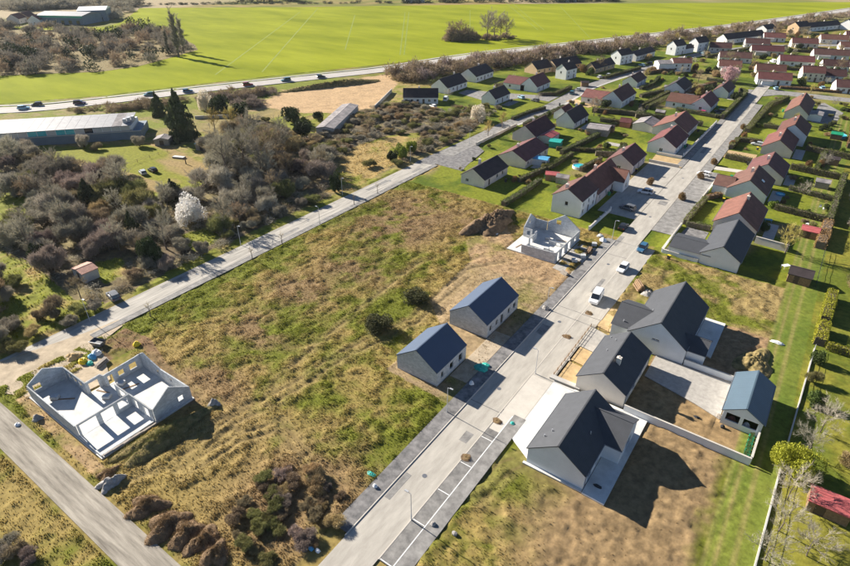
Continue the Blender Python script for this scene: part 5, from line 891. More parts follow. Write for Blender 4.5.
for lb, pl, w, h, mt in [
    ('clipped green hedge dividing the gardens of the pair of houses and its tiled neighbour', [(-5, 214), (9, 212)], 1.2, 1.9, 'leaf_hedge'),
    ('clipped hedge along the far garden of the tall white-gabled house', [(-3, 239), (11, 236)], 1.3, 1.9, 'leaf_hedge'),
    ('dark hedge between the gardens with the bare tree', [(-3, 193.5), (9, 191)], 1.2, 1.5, 'leaf_hedge'),
    ('hedge below the yellow garden lawn with trampoline shade', [(-4.5, 175.2), (8, 173.6)], 1.2, 1.7, 'leaf_hedge'),
    ('green hedge on the garden side of the grass path', [(8.6, 172), (9.3, 196), (9.8, 214)], 1.4, 2.0, 'leaf_hedge'),
    ('russet hedge closing the garden with the red hut', [(8.0, 155), (8.5, 171)], 2.2, 2.0, 'leaf_russet'),
    ('front hedge of the slate-roofed end house', [(-22.0, 149.8), (-16, 150.6)], 1.2, 1.4, 'leaf_hedge'),
    ('front garden hedge beside the dark lay-by', [(-22.3, 150.5), (-22, 160), (-21.5, 170)], 1.3, 1.4, 'leaf_hedge'),
    ('hedge before the tiled house with skylight', [(-21.5, 171.5), (-18.5, 176)], 1.2, 1.3, 'leaf_russet'),
    ('dark clipped hedge beside the front lawn of the joined tiled houses', [(-24.6, 213.3), (-16.5, 212.5)], 1.6, 1.8, 'leaf_hedge'),
    ('hedge along the street by the sandy drive', [(-25, 224.5), (-24.6, 236), (-17, 238)], 1.5, 1.6, 'leaf_hedge'),
    ('long loose hedge along the upper street before the long tiled house', [(-24, 250), (-23.4, 275), (-22.5, 300), (-18, 318)], 2.0, 1.7, 'leaf_hedge'),
    ('tall clipped corner hedge of the small white house', [(-35.6, 264), (-35.4, 290), (-35.4, 316), (-39, 321)], 1.5, 2.2, 'leaf_hedge'),
    ('garden hedge behind the magenta car', [(-55, 268), (-38, 265), (-36, 266)], 1.5, 1.4, 'leaf_hedge'),
    ('dark hedge between the corner bungalow lawn and the white house', [(-67.3, 133.3), (-66.7, 142.6), (-66.8, 156.1)], 1.6, 1.4, 'leaf_green'),
    ('garden hedge beside the green plastic fence', [(-69.1, 166.3), (-68.8, 175.8), (-68.3, 184.8)], 1.2, 1.5, 'leaf_hedge'),
    ('hedge behind the beige house with awning', [(-75.5, 187.6), (-61.9, 194.5)], 1.2, 1.3, 'leaf_hedge'),
    ('long dark hedge across the lawns behind the near-black roofed house', [(-84.1, 244.1), (-73.1, 247.9), (-60.7, 249.0)], 1.8, 1.9, 'leaf_hedge'),
    ('hedge along the side street before the white bungalow by the drive', [(-106.5, 212.9), (-105.3, 227.1), (-102.8, 236.9)], 1.2, 1.3, 'leaf_green'),
    ('dark hedge in front of the long bungalow above the scrub', [(-156.7, 203.0), (-145.9, 208.5)], 1.8, 1.6, 'leaf_dark'),
    ('dark hedge along the side street by the tan gabled houses', [(-103.5, 311.5), (-99.5, 333.3), (-96.2, 349.3)], 1.6, 1.5, 'leaf_hedge'),
    ('hedge ring round the corner of the upper estate street', [(-89.9, 343.5), (-87.6, 358.8), (-83.0, 384.4)], 2.2, 1.7, 'leaf_russet'),
    ('hedge along the upper estate street below the terrace', [(-73.2, 407.4), (-66.5, 429.4), (-58.7, 453.3), (-47.5, 481.0)], 1.8, 1.5, 'leaf_hedge'),
    ('garden hedge beside the white house with hedged lawn', [(-69.2, 262.8), (-67.4, 279.3), (-66.3, 296.7)], 1.6, 1.7, 'leaf_hedge'),
    ('loose brown hedge between far gardens right of the long tiled house', [(10, 250), (10, 275), (9, 300), (9, 320)], 2.4, 2.0, 'leaf_russet'),
    ('hedge behind the pool of the pink-walled house', [(-60, 172), (-58.5, 186)], 1.2, 1.6, 'leaf_hedge'),
    ('dark hedge behind the house by the sandy driveway', [(-62, 190), (-56, 193), (-56, 203)], 1.4, 1.8, 'leaf_green'),
    ('hedge dividing the back lawns behind the two-storey white house', [(-72, 152), (-70, 165), (-69, 180)], 1.3, 1.5, 'leaf_hedge'),
    ('back hedge of the plum-roofed house lawn', [(-72, 184), (-70, 200), (-69, 212)], 1.5, 1.7, 'leaf_green'),
    ('garden hedge right of the near-black roofed house', [(-76, 232), (-66, 233), (-60, 238)], 1.4, 1.6, 'leaf_hedge'),
    ('boundary hedge behind the broad red-roofed beige house', [(-66, 246), (-58, 250), (-40, 249)], 1.6, 1.8, 'leaf_green'),
    ('hedge behind the white L-shaped house', [(-66, 262), (-64, 284), (-62, 300)], 1.6, 1.8, 'leaf_hedge'),
    ('loose hedge behind the small white corner house', [(-58, 298), (-56, 318), (-52, 330)], 1.8, 2.0, 'leaf_russet'),
    ('hedge between the lawns of the stepped dark-roofed house', [(-75, 282), (-70, 297), (-68, 312)], 1.6, 1.7, 'leaf_hedge'),
    ('hedge in front of the small plum-roofed white house', [(-80, 298), (-78, 312), (-80, 330)], 1.5, 1.5, 'leaf_green'),
    ('roadside hedge below the red-roofed two-storey house', [(-90, 336), (-84, 348), (-78, 352)], 1.8, 1.6, 'leaf_russet'),
    ('front hedge of the house with the plum roof and red canopy', [(-98.5, 208), (-97, 228), (-97, 244)], 1.4, 1.4, 'leaf_green'),
    ('hedge round the lawn of the white house by the bend', [(-116, 258), (-110, 262), (-109, 280)], 1.5, 1.5, 'leaf_hedge'),
    ('garden hedge below the white bungalow under the embankment', [(-142, 262), (-138, 272), (-139, 284)], 1.5, 1.5, 'leaf_hedge'),
    ('dark hedge behind the pair of joined tiled houses', [(2, 214), (2.4, 226), (3, 238)], 1.2, 1.4, 'leaf_green'),
    ('hedge before the long tiled house lawn', [(-20, 262), (-10, 262), (-6, 268)], 1.5, 1.5, 'leaf_hedge'),
    ('hedge along the cross street before the two-storey terrace', [(-24, 341), (-12, 345), (2, 347)], 1.4, 1.2, 'leaf_russet'),
    ('hedge below the first red-roofed terrace row', [(-58, 340), (-50, 338), (-44, 338)], 1.8, 1.6, 'leaf_green'),
    ('hedge between the middle red-roofed terraces', [(-46, 392), (-30, 396), (-18, 398)], 1.6, 1.5, 'leaf_hedge'),
    ('far hedge between the upper red-roofed terraces', [(-44, 462), (-28, 466), (-10, 470)], 1.8, 1.7, 'leaf_green'),
    ('yellow-green clipped hedge on the grass path, upper block', [(11.6, 119.5), (12.0, 131.5)], 1.7, 1.8, 'leaf_gold'),
    ('yellow-green clipped hedge on the grass path, lower block', [(11.4, 110.6), (11.5, 117.6)], 1.9, 1.8, 'leaf_gold'),
    ('thin golden hedge dividing the dark garden from the mown lawn', [(12.6, 110.4), (24, 110.0)], .8, 1.6, 'leaf_gold')]:
    hedge(lb, pl, w, h, mt, dens=70 if mt == 'leaf_gold' else 34, size=.28 if mt == 'leaf_gold' else .32)
# garden shrubs and trees, right side
for q, k, nm, lb, r, h, ct in [
    ((11.2, 74.9), 'goldbush', 'golden_shrub', 'large golden-green shrub on the edge of the grass path', 3.9, 4.2, 'bush'),
    ((12.5, 92.3), 'greenbush0', 'shrub', 'dark rounded shrub beside the white fence of the lawn', 1.6, 2.2, 'bush'),
    ((11.5, 105.0), 'greenbush1', 'shrub', 'pale green shrub at the top of the white fence', 1.5, 2.0, 'bush'),
    ((11.5, 98.4), 'bush_olive1', 'shrub', 'loose olive shrub leaning on the white fence', 1.5, 2.0, 'bush'),
    ((13.7, 85.9), 'tree_pale0', 'fruit_tree', 'pale leafless fruit tree casting a long thin shadow on the lawn', 1.0, 1.0, 'tree'),
    ((12.4, 79.5), 'tree_pale1', 'fruit_tree', 'pale leafless fruit tree behind the golden shrub', .9, .9, 'tree'),
    ((11.2, 69.1), 'tree_pale0', 'fruit_tree', 'pale leafless fruit tree between golden shrub and red-roofed shed', 1.0, 1.0, 'tree'),
    ((10.9, 63.2), 'tree_pale1', 'fruit_tree', 'spreading leafless fruit tree left of the red-roofed shed', 1.0, .9, 'tree'),
    ((14.2, 61.3), 'tree_pale0', 'fruit_tree', 'pale leafless fruit tree below the red-roofed shed', 1.0, .9, 'tree'),
    ((10.1, 57.7), 'tree_pale1', 'fruit_tree', 'low pale fruit tree against the white fence', 1.0, .7, 'tree'),
    ((17.6, 80.9), 'bush_tan0', 'shrub', 'tan leafless shrub at the edge of the orchard lawn', 1.8, 2.2, 'bush'),
    ((1.5, 148.0), 'tree_willow', 'young_tree', 'fan-shaped yellowish bare tree on the lawn behind the slate-roofed end house', 1.0, 1.0, 'tree'),
    ((1.1, 190.5), 'tree_pale0', 'young_tree', 'small round bare tree on the lawn behind the tiled houses', .75, .75, 'tree'),
    ((-4.9, 158.8), 'greenbush1', 'shrub', 'olive shrub beside the garden wall of the slate-roofed end house', 1.6, 1.6, 'bush')]:
    plant(k, nm, lb, q[0], q[1], r, h, ct)
EG = 'leafless bushes lining the far side of the grass path'
for i in range(46):
    y = prs.uniform(134, 300); x = prs.uniform(13.5, 22); r = prs.uniform(1.8, 3.4)
    plant('bush_%s%d' % (prs.choice(['grey', 'tan', 'brown', 'olive', 'pale']), prs.randint(0, 2)), 'leafless_bush', 'leafless bush on the far side of the grass path beyond the gardens', x, y, r, r * prs.uniform(.7, 1.0), 'bush', EG)
# saplings, round street shrubs, village shrubs and trees
for q, lb in [((-101.3, 71.6), 'sapling on the lane edge near the scrub lamps'), ((-101.3, 81.0), 'staked sapling on the lane edge, next one up'), ((-103.1, 109.7), 'sapling on the lane edge before the junction'), ((-99.7, 44.3), 'sapling on the lane edge near the parked car by the shed'), ((-102.9, 119.8), 'sapling nearest the lane junction')]:
    plant('sapling', 'sapling', 'thin ' + lb, q[0] + .9, q[1], 1, 1, 'tree')
SH = 'clipped round shrubs along the street'
for q in [(-27.3, 167.7), (-27.1, 188.4), (-37.9, 173.5), (-26.9, 204.2), (-24.9, 228.9), (-25.9, 254.2), (-23.1, 241.9)]: plant('russet', 'street_shrub', 'round russet street shrub on the kerb before the tiled houses', q[0], q[1], 1.5, 1.7, 'bush', SH)
VG = 'small garden shrubs between the village houses'; VT = 'bare garden trees between the village houses'
HB = [(-54.8, 137, 9, 56), (-49, 204, 10, 18), (-62, 226, 22, 19), (-61, 271, 20, 17), (-48, 303, 7, 17), (-87, 141, 9, 16), (-86, 163, 11, 18), (-94, 189, 15, 18), (-94, 215, 14, 15), (-16, 281, 15, 28), (-16, 225, 12, 34), (-22, 177, 15, 33), (-16, 151, 11, 17), (-22, 131, 17, 18), (-95, 257, 20, 21), (-91, 301, 9, 16)]
def free(x, y, d=1.5): return not any(a - d < x < a + w + d and b - d < y < b + l + d for a, b, w, l in HB) and abs(x + 31.5) > 7 + d and segmin(x, y) > 5
def segmin(x, y): return float(segdist(np.array([x]), np.array([y]), STREET2)[0])
c = 0
while c < 150:
    x = prs.uniform(-99, 8); y = prs.uniform(150, 330)
    if not free(x, y) or (-45 < x < -34 and 144 < y < 204): continue
    c += 1; k = prs.choice(['greenbush0', 'greenbush1', 'evergreen0', 'russet', 'bush_tan0', 'bush_brown1', 'bush_olive1', 'bush_olive2', 'brightbush']); r = prs.uniform(.7, 1.6)
    plant(k, 'garden_shrub', {'g': 'small green garden shrub between the village houses', 'e': 'small dark evergreen shrub between the village houses', 'r': 'small russet garden shrub between the village houses', 'b': 'small leafless garden shrub between the village houses'}[k[0]] if k != 'brightbush' else 'small bright green garden shrub between the village houses', x, y, r, r * prs.uniform(.8, 1.3), 'bush', VG + ', ' + k[:5])
c = 0
while c < 34:
    x = prs.uniform(-150, 6); y = prs.uniform(200, 480)
    if not free(x, y, 2.5): continue
    c += 1; k = prs.choice(['tree_pale0', 'tree_pale1', 'tree_brown0', 'tree_willow']); s = prs.uniform(.55, .9)
    plant(k, 'garden_tree', {'tree_pale0': 'small pale leafless garden tree among the houses', 'tree_pale1': 'small pale leafless garden tree among the houses', 'tree_brown0': 'small brown leafless garden tree among the houses', 'tree_willow': 'small yellowish garden tree among the houses'}[k], x, y, s, s, 'tree', VT + ', ' + k[5:9])
RS = [((a, b), (a + L * math.cos(R(17)), b + L * math.sin(R(17)))) for a, b, L, *_ in rows] + [((-78, 474), (-59, 514)), ((-61, 534), (-56, 548)), ((-37, 578), (-17, 613)), ((-83, 358), (-73, 364)), ((-95, 408), (-90, 424))]
c = 0
while c < 110:
    x = prs.uniform(-82, 12); y = prs.uniform(332, 560)
    if segmin(x, y) < 5 or (y < 348 and x > -46) or any(float(segdist(np.array([x]), np.array([y]), list(t))[0]) < 7.5 for t in RS) or (x < -60 and y > 400 + (x + 82) * 5): continue
    c += 1; k = prs.choice(['greenbush0', 'evergreen1', 'russet', 'bush_tan0', 'bush_olive1', 'tree_pale0', 'tree_brown1']); rr = prs.uniform(1.3, 2.6) if k[:4] != 'tree' else prs.uniform(.6, .9)
    plant(k, 'garden_tree' if k[:4] == 'tree' else 'garden_shrub', {'g': 'green shrub in the back gardens of the red-roofed terraces', 'e': 'dark evergreen in the back gardens of the red-roofed terraces', 'r': 'russet shrub in the back gardens of the red-roofed terraces', 'b': 'leafless bush in the back gardens of the red-roofed terraces', 't': 'bare tree in the back gardens of the red-roofed terraces'}[k[0]], x, y, rr, rr * prs.uniform(.9, 1.4) if k[:4] != 'tree' else None, 'tree' if k[:4] == 'tree' else 'bush', 'planting of the terrace gardens, ' + {'g': 'green', 'e': 'evergreen', 'r': 'russet', 'b': 'leafless', 't': 'trees'}[k[0]])
for i, q in enumerate([(-113.4, 317.0), (-119.6, 322.4), (-81.5, 254.1), (-100.8, 379.8), (-98.5, 425.1), (-53.2, 303.5), (-51.9, 312.0), (-35.2, 356.8), (-16.5, 355.6), (-0.2, 359.0), (-37.6, 302.7), (-42.3, 377.1)]):
    plant(['greenbush0', 'russet', 'evergreen1', 'bush_tan1'][i % 4], 'garden_shrub', ['rounded green shrub in the upper estate', 'russet shrub in the upper estate', 'dark evergreen shrub in the upper estate', 'straw-coloured bush in the upper estate'][i % 4], q[0], q[1], 2.8, 3.2, 'bush', 'shrubs of the upper estate, ' + ['green', 'russet', 'evergreen', 'straw'][i % 4])

# ------------------------------------------------------------------ heaps of earth and rubble
def heap(name, label, x, y, rx, ry, h, mat, seed, rot=0, group=None, cat='soil heap', wm=None):
    n, m = 60, 22; vs = []; fs = []
    for j in range(m + 1):
        r = j / m
        for i in range(n):
            a = 2 * math.pi * i / n; e = 1 + .22 * math.sin(a * 3 + seed) + .12 * math.sin(a * 5 + seed * 2); xx, yy = rx * r * e * math.cos(a), ry * r * e * math.sin(a)
            nz = float(fbm(np.array([xx + seed * 9]), np.array([yy]), 1.3, 5, seed)[0]) - .5; nz += .35 * (float(vnoise(np.array([xx * 1.0]), np.array([yy + seed]), .28, seed)[0]) - .5)
            vs.append((xx, yy, max(-.25, h * (1 - r ** 1.7) * (1 + nz * .8) + nz * .35 * (1 - r * r) - (.22 if j == m else 0))))
        if j: fs += [((j - 1) * n + i, (j - 1) * n + (i + 1) % n, j * n + (i + 1) % n, j * n + i) for i in range(n)]
    mb = MB(); mb.add(vs, fs); o = empty(name, (x, y, 0), rot, label, cat, group); mb.build('mound', mat, o, smooth=True)
    if mat in ('soil', 'soil_grass') and wm != 'none':
        rs = np.random.RandomState(seed); A = np.array(vs); k = rs.randint(n, len(A), int(rx * ry * 380)); p = A[k] + rs.normal(0, .12, (len(k), 3)) * np.array((1, 1, .5)); d = rand_dir(rs, len(k), .9) * rs.uniform(.15, .5, (len(k), 1))
        link('weeds', tri_mesh('weeds', slivers(rs, p - d * .3, p + d, rs.uniform(.03, .07, len(k))), wm or ('twig_brush' if mat == 'soil' else 'twig_olive')), o)
    return o
heap('soil_heap', 'long dark spoil heap beside the block shell near the street', -64.2, 120.8, 4.2, 9.5, 3.0, 'soil', 2, -12, wm='none')
heap('soil_heap', 'long grassy spoil heap in the shade of the L-shaped shell', -67.9, 26.6, 2.4, 7.6, 1.15, 'soil_grass', 3, -6)
heap('soil_heap', 'grass-topped earth heap behind the patio of the tall slate house', 2.7, 98.2, 3.0, 4.8, 1.2, 'soil_grass', 4, wm='none')
for i, (x, y, rx, ry, r) in enumerate([(-58.6, 18.4, 1.9, 2.6, -40), (-54.0, 18.2, 2.1, 2.8, 0), (-50.9, 19.0, 2.0, 2.3, 10), (-48.0, 19.6, 1.8, 2.5, -15), (-45.2, 19.3, 1.7, 2.0, 0)]):
    heap('soil_heap', 'brown earth heap in the row along the farm track', x, y, rx, ry, 1.1, 'soil', 10 + i, r, 'row of earth heaps by the farm track')
heap('rubble_heap', 'pale grey rubble heap beside the farm track', -66.0, 17.6, 1.2, 1.9, 1.15, 'rubble', 21, -25, cat='rubble')
heap('soil_heap', 'small brown heap touching the pale rubble heap', -68.0, 18.4, 1.2, 1.6, .7, 'soil', 22)
heap('sand_heap', 'small tan sand pile beside the bags near the L-shaped shell', (-98.4, 28.9)[0], (-98.4, 28.9)[1], 1.4, 1.2, .8, 'sand', 23, cat='sand')
heap('rubble_heap', 'grey stone lump in the grass by the roadside gable of the L-shaped shell', (-87.6, 17.7)[0], (-87.6, 17.7)[1], .9, .8, .8, 'rubble', 24, cat='rubble')
heap('rubble_heap', 'dark grey stone lump in the rough grass above the L-shaped shell', (-67.6, 35.9)[0], (-67.6, 35.9)[1], .9, 1.0, .9, 'rubble', 25, cat='rubble')
heap('rubble_heap', 'broken stone heap beside the log pile and van', (-19.9, 110.4)[0], (-19.9, 110.4)[1], 1.6, 1.4, .8, 'rubble', 26, cat='rubble')
# bank round the sandy pit
heap('earth_bank', 'dark grassed bank along the back of the sandy pit', -209, 218, 3.5, 28, 2.2, 'soil_grass', 31, -24, cat='bank')

# ------------------------------------------------------------------ vehicles
def car(label, x, y, rot, paint, kind='car', group=None, z=0.05):
    """nose towards local +y"""
    S = {'car': (4.2, 1.76, 1.46), 'suv': (4.5, 1.85, 1.66), 'van': (5.0, 1.95, 1.98)}[kind]; L, W, H = S; hw = W / 2
    root = empty('parked_car' if kind != 'van' else 'van', (x, y, z), rot, label, 'van' if kind == 'van' else 'car', group)
    belt_z = .88 if kind != 'van' else 1.05; nose = .62 if kind != 'van' else .85
    def loft(secs, name, mat, parent=None):
        vs = []; fs = []; k = 8
        for (yy, w, zb, zt, cr) in secs: vs += [(-w + cr, yy, zb), (-w, yy, zb + cr * 2), (-w, yy, zt - cr * 1.6), (-w + cr * 1.6, yy, zt), (w - cr * 1.6, yy, zt), (w, yy, zt - cr * 1.6), (w, yy, zb + cr * 2), (w - cr, yy, zb)]
        for i in range(len(secs) - 1): fs += [(i * k + j, i * k + (j + 1) % k, (i + 1) * k + (j + 1) % k, (i + 1) * k + j) for j in range(k)]
        fs += [tuple(range(k - 1, -1, -1)), tuple(range((len(secs) - 1) * k, len(secs) * k))]; m = MB(); m.add(vs, fs); return m.build(name, mat, parent)
    h = L / 2
    loft([(-h, hw * .86, .34, belt_z - .12, .05), (-h + .12, hw * .96, .26, belt_z, .06), (-h * .3, hw, .24, belt_z + .03, .06), (h * .38, hw, .24, belt_z, .06), (h - .35, hw * .95, .24, nose + .1, .06), (h - .05, hw * .86, .28, nose - .02, .06), (h, hw * .72, .36, nose - .14, .05)], 'body', paint, root)
    r0 = -h + .10 if kind != 'car' else -h + .22; f0 = h * .46 if kind != 'van' else h * .62; f1 = h * .08 if kind != 'van' else h * .34
    loft([(r0, hw * .88, belt_z - .02, belt_z + .05, .01), (r0 + .22, hw * .80, belt_z - .02, H - .08, .05), (f1, hw * .80, belt_z - .02, H - .07, .05), (f0, hw * .84, belt_z - .02, belt_z + .04, .01)], 'window_band', 'glass', root)
    loft([(r0 + .20, hw * .76, H - .10, H - .03, .02), (-h * .2, hw * .79, H - .10, H, .02), (f1 + .06, hw * .76, H - .10, H - .03, .02)], 'car_roof', paint, root)
    m = MB()
    for s in (-1, 1):
        for yy in (r0 + .5, (r0 + f1) / 2 + .15): m.tube((s * hw * .86, yy - .05, belt_z), (s * hw * .80, yy, H - .06), .045, .04, 4)
    m.build('pillars', paint, root)
    if kind == 'van': m = MB(); m.box(-hw * .9, hw * .9, -h + .25, h * .02, belt_z, H - .12); m.build('cargo_side', paint, root)
    for sx in (-1, 1):
        for yy in (-h * .6, h * .6):
            t = MB(); t.tube((sx * (hw - .2), yy, .31), (sx * (hw + .01), yy, .31), .31, .31, 12); w = t.build('wheel', 'rubber', root)
            t = MB(); t.tube((sx * (hw + .005), yy, .31), (sx * (hw + .025), yy, .31), .19, .17, 8); t.build('rim', 'rim', w)
        t = MB(); t.box(sx * hw * .62 - .17, sx * hw * .62 + .17, h - .16, h - .02, nose - .16, nose - .02); t.build('headlight', 'lamp_glass', root)
        t = MB(); t.box(sx * hw * .72 - .1, sx * hw * .72 + .1, -h - .012, -h + .1, .62, .80); t.build('tail_light', 'lamp_red', root)
        t = MB(); t.box(sx * (hw + .10) - .08, sx * (hw + .10) + .08, f1 + .35, f1 + .45, belt_z, belt_z + .14); t.build('mirror', paint, root)
    return root
def hw_at(px, py):
    best = min(range(len(HIGHWAY) - 1), key=lambda i: float(segdist(np.array([px]), np.array([py]), HIGHWAY[i:i + 2])[0])); a, b = HIGHWAY[best], HIGHWAY[best + 1]
    return math.degrees(math.atan2(b[1] - a[1], b[0] - a[0])) - 90
for q, p, lb, k in [((-289.4, 103.9), 'paint_lightblue', 'pale blue-silver car on the highway, last of the line behind the plum one', 'car'), ((-278.0, 122.6), 'paint_plum', 'dark plum car on the highway above the long shed', 'suv'), ((-267.1, 149.8), 'paint_teal', 'dark teal car on the highway half hidden by the slim conifer', 'car'), ((-258.1, 164.8), 'paint_blue', 'blue car on the highway just past the slim conifer', 'car'), ((-245.3, 191.0), 'paint_red', 'dark red car on the highway above the scrub belt', 'suv'), ((-237.4, 209.4), 'paint_teal', 'dark teal car on the highway at the corner of the sandy pit', 'suv'), ((-228.4, 226.2), 'paint_navy', 'navy car on the highway along the sandy pit', 'car'), ((-291.1, 110.0), 'paint_black', 'small black car on the highway in the far lane', 'car')]:
    o = car(lb, q[0], q[1], hw_at(*q) + (180 if p in ('paint_black', 'paint_teal') else 0), p, k, z=.17)
    o.scale = (1.15, 1.15, 1.15)
for q, rot, p, k, lb in [
    ((-28.1, 101.8), 184, 'car_white', 'van', 'white van parked on the street before the sandy forecourt'), ((-27.7, 117.3), 178, 'car_white', 'car', 'small white car parked at the kerb by the rough plot'), ((-27.1, 129.6), 178, 'paint_blue', 'car', 'blue car parked at the kerb above the small white one'),
    ((-37.4, 165.7), 95, 'car_white', 'suv', 'white estate car in the parking court'), ((-37.9, 151.2), 82, 'paint_grey', 'suv', 'grey car in the parking court below the white estate'), ((-34.8, 138.7), 0, 'paint_black', 'car', 'black car in the shade at the mouth of the parking court'),
    ((-26.6, 191.4), 80, 'car_white', 'car', 'white car behind the round shrubs of the lay-by'), ((-120.1, 247.8), 60, 'paint_lightblue', 'car', 'light blue car beside the white bungalow on the grey drive'), ((-112.3, 246.5), 80, 'paint_grey', 'car', 'grey car on the grey drive'),
    ((-104.1, 270.0), 10, 'paint_teal', 'suv', 'dark teal car at the bend of the side street'), ((-104.4, 278.7), 10, 'paint_silver', 'car', 'silver car behind the dark teal one at the bend'), ((-98.2, 358.6), 70, 'paint_lightblue', 'car', 'pale blue car before the long pale terrace'), ((-93.4, 375.1), 70, 'car_white', 'car', 'white car before the long pale terrace'), ((-96.4, 367.3), 70, 'paint_black', 'car', 'black car before the long pale terrace'),
    ((-106.1, 312.7), -10, 'car_white', 'car', 'white car on the side street by the long tan-gabled house'), ((-104.0, 320.5), -10, 'paint_silver', 'car', 'silver car on the side street by the long tan-gabled house'), ((-78.6, 420.8), 60, 'paint_lightblue', 'car', 'pale blue car on the upper estate street'), ((-57.8, 486.7), 60, 'car_white', 'car', 'white car before the very long terrace'), ((-37.0, 415.0), 30, 'car_white', 'van', 'white box van between the red-roofed terraces'),
    ((-25.3, 337.2), 20, 'paint_lightblue', 'car', 'light blue car at the end of the street'), ((-44.9, 268.8), 80, 'paint_magenta', 'car', 'magenta car before the white L-shaped house'), ((-38.9, 275.0), 85, 'paint_navy', 'car', 'navy car beside the white L-shaped house'), ((-17.9, 234.6), 85, 'paint_silver', 'car', 'silver car on the sandy drive'),
    ((-6.6, 351.8), 20, 'paint_lightblue', 'car', 'pale blue car before the two-storey terrace by the cross street'), ((-144.6, 210.5), 70, 'car_white', 'car', 'white car at the dark hedge of the long bungalow'), ((-146.8, 224.3), 20, 'car_white', 'van', 'white van beside the long bungalow'), ((-111.3, 43.8), 80, 'paint_grey', 'suv', 'grey car parked in the grass by the rusty-roofed shed'),
    ((-173.7, 89.0), 75, 'paint_silver', 'car', 'silver car on the allotment lawn'), ((-173.1, 92.1), 85, 'paint_black', 'car', 'black car on the allotment lawn'), ((-21.2, 238.7), 85, 'paint_black', 'car', 'black car behind the silver one on the sandy drive') ][:29]:
    car(lb, q[0], q[1], rot, p, k, z=.06 if q[0] > -100 else .08)

# ------------------------------------------------------------------ street lamps, posts, walls, fences
def lamp(label, x, y, rot, group, h=5.2):
    root = empty('street_lamp', (x, y, 0), rot, label, 'lamp', group)
    m = MB(); m.tube((0, 0, -.2), (0, 0, 1.1), .09, .085, 8); m.tube((0, 0, 1.1), (0, 0, h), .06, .045, 8); m.build('post', 'steel', root)
    m = MB(); m.tube((0, 0, h - .03), (.55, 0, h + .12), .035, .03, 6); m.build('arm', 'steel', root)
    m = MB(); m.box(.4, .95, -.12, .12, h + .07, h + .17); d = m.build('lamp_head', 'steel', root); m = MB(); m.box(.45, .9, -.09, .09, h + .045, h + .069); m.build('lamp_glass', 'lamp_glass', d); return root
for q, r, lb in [((-28.5, 37.2), 180, 'steel street lamp by the marked parking bays'), ((-28.1, 73.0), 180, 'steel street lamp by the concrete step of the sandy beds'), ((-35.5, 56.3), 0, 'steel street lamp at the corner of the smaller bungalow'), ((-35.1, 92.7), 0, 'steel street lamp past the longer bungalow'), ((-35.0, 130.9), 0, 'steel street lamp beside the roofless shell and parking court'),
                 ((-107.2, 36.5), 0, 'street lamp on the scrub side of the lane near the rusty shed'), ((-108.8, 75.0), 0, 'street lamp on the scrub side of the lane below the white blossom tree'), ((-100.6, 94.3), 180, 'street lamp on the lot side of the lane'), ((-109.8, 113.1), 0, 'street lamp beside the dark evergreen on the lane'), ((-110.7, 147.9), 0, 'street lamp by the bright green clump'), ((-104.3, 175.6), 0, 'street lamp by the end of the cream wall'), ((-91.9, 150.1), 180, 'street lamp on the corner lawn of the dark-roofed bungalow')]:
    lamp(lb, q[0], q[1], r, 'street lamps')
def gwall(label, a, b, h, mat, t=.12, name='garden_wall', cat='wall', posts=0):
    d = Vector((b[0] - a[0], b[1] - a[1], 0)); L = d.length; root = empty(name, (*a, 0), math.degrees(math.atan2(d.y, d.x)), label, cat)
    MB().box(0, L, -t, t, -.3, h).build('wall', mat, root); MB().box(-.03, L + .03, -t - .05, t + .05, h + .002, h + .07).build('coping', 'concrete_pale', root)
    if posts:
        for i in range(posts + 1): s = L * i / posts; MB().box(s - .16, s + .16, -.17, .17, -.3, h + .28).build('post', mat, root)
    return root
gwall('white wall between the roofless shell plot and parking court', (-41.7, 132.4), (-41.4, 147.5), 1.0, 'render_white', posts=4)
gwall('long white street wall with posts before the red-roofed houses', (-36.6, 206), (-36.3, 256), 1.1, 'render_white', posts=10)
gwall('cream wall with dark shrubs running beside the side street', (-101.3, 175.4), (-101.0, 206), 1.0, 'render_cream', posts=5)
gwall('grey front wall of the slate-roofed end house court', (-23.0, 131.4), (-22.9, 149), .9, 'render_grey')
gwall('white low wall between end house and rough plot', (-22.8, 131.2), (-14.6, 130.7), .9, 'render_white')
gwall('pale wall of the sandy driveway', (-44.8, 194.2), (-35, 194.2), .9, 'concrete_pale')
gwall('white wall along the sandy driveway below the white gabled house', (-45, 203.6), (-36.5, 203.6), .9, 'render_white')
gwall('grey wall of the lay-by front garden', (-22.6, 171), (-22.4, 188), .9, 'render_grey')
gwall('long beige garden wall behind the slate-roofed end house', (-5.5, 149.5), (1.8, 148.8), 1.8, 'render_beige')
gwall('dark retaining wall beside the pit and long bungalow', (-164.0, 193.6), (-177.6, 223.0), 1.6, 'concrete')
gwall('dark pit edge wall above the allotment trees', (-215.0, 138.0), (-202.2, 150.8), 1.2, 'concrete')
def fence(label, pts, h, n, mat='steel', rails=(0.15,), post=.05, name='fence', base=None):
    root = empty(name, (*pts[0], 0), 0, label, 'fence'); ox, oy = pts[0]
    tot = 0
    for (x1, y1), (x2, y2) in zip(pts[:-1], pts[1:]):
        L = math.hypot(x2 - x1, y2 - y1); k = max(1, int(round(L / n))); a = math.atan2(y2 - y1, x2 - x1)
        for i in range(k + 1):
            x, y = x1 + (x2 - x1) * i / k - ox, y1 + (y2 - y1) * i / k - oy; m = MB(); m.tube((x, y, -.2), (x, y, h), post, post, 5); m.build('post', mat, root)
        mt = Matrix.Translation((x1 - ox, y1 - oy, 0)) @ Matrix.Rotation(a, 4, 'Z')
        for z in rails: m = MB(); m.box(0, L, -.018, .018, h - z - .04, h - z, mt); m.build('rail', mat, root)
        if base: m = MB(); m.box(0, L, -.09, .09, -.2, base, mt); m.build('base_panel', 'concrete_pale', root)
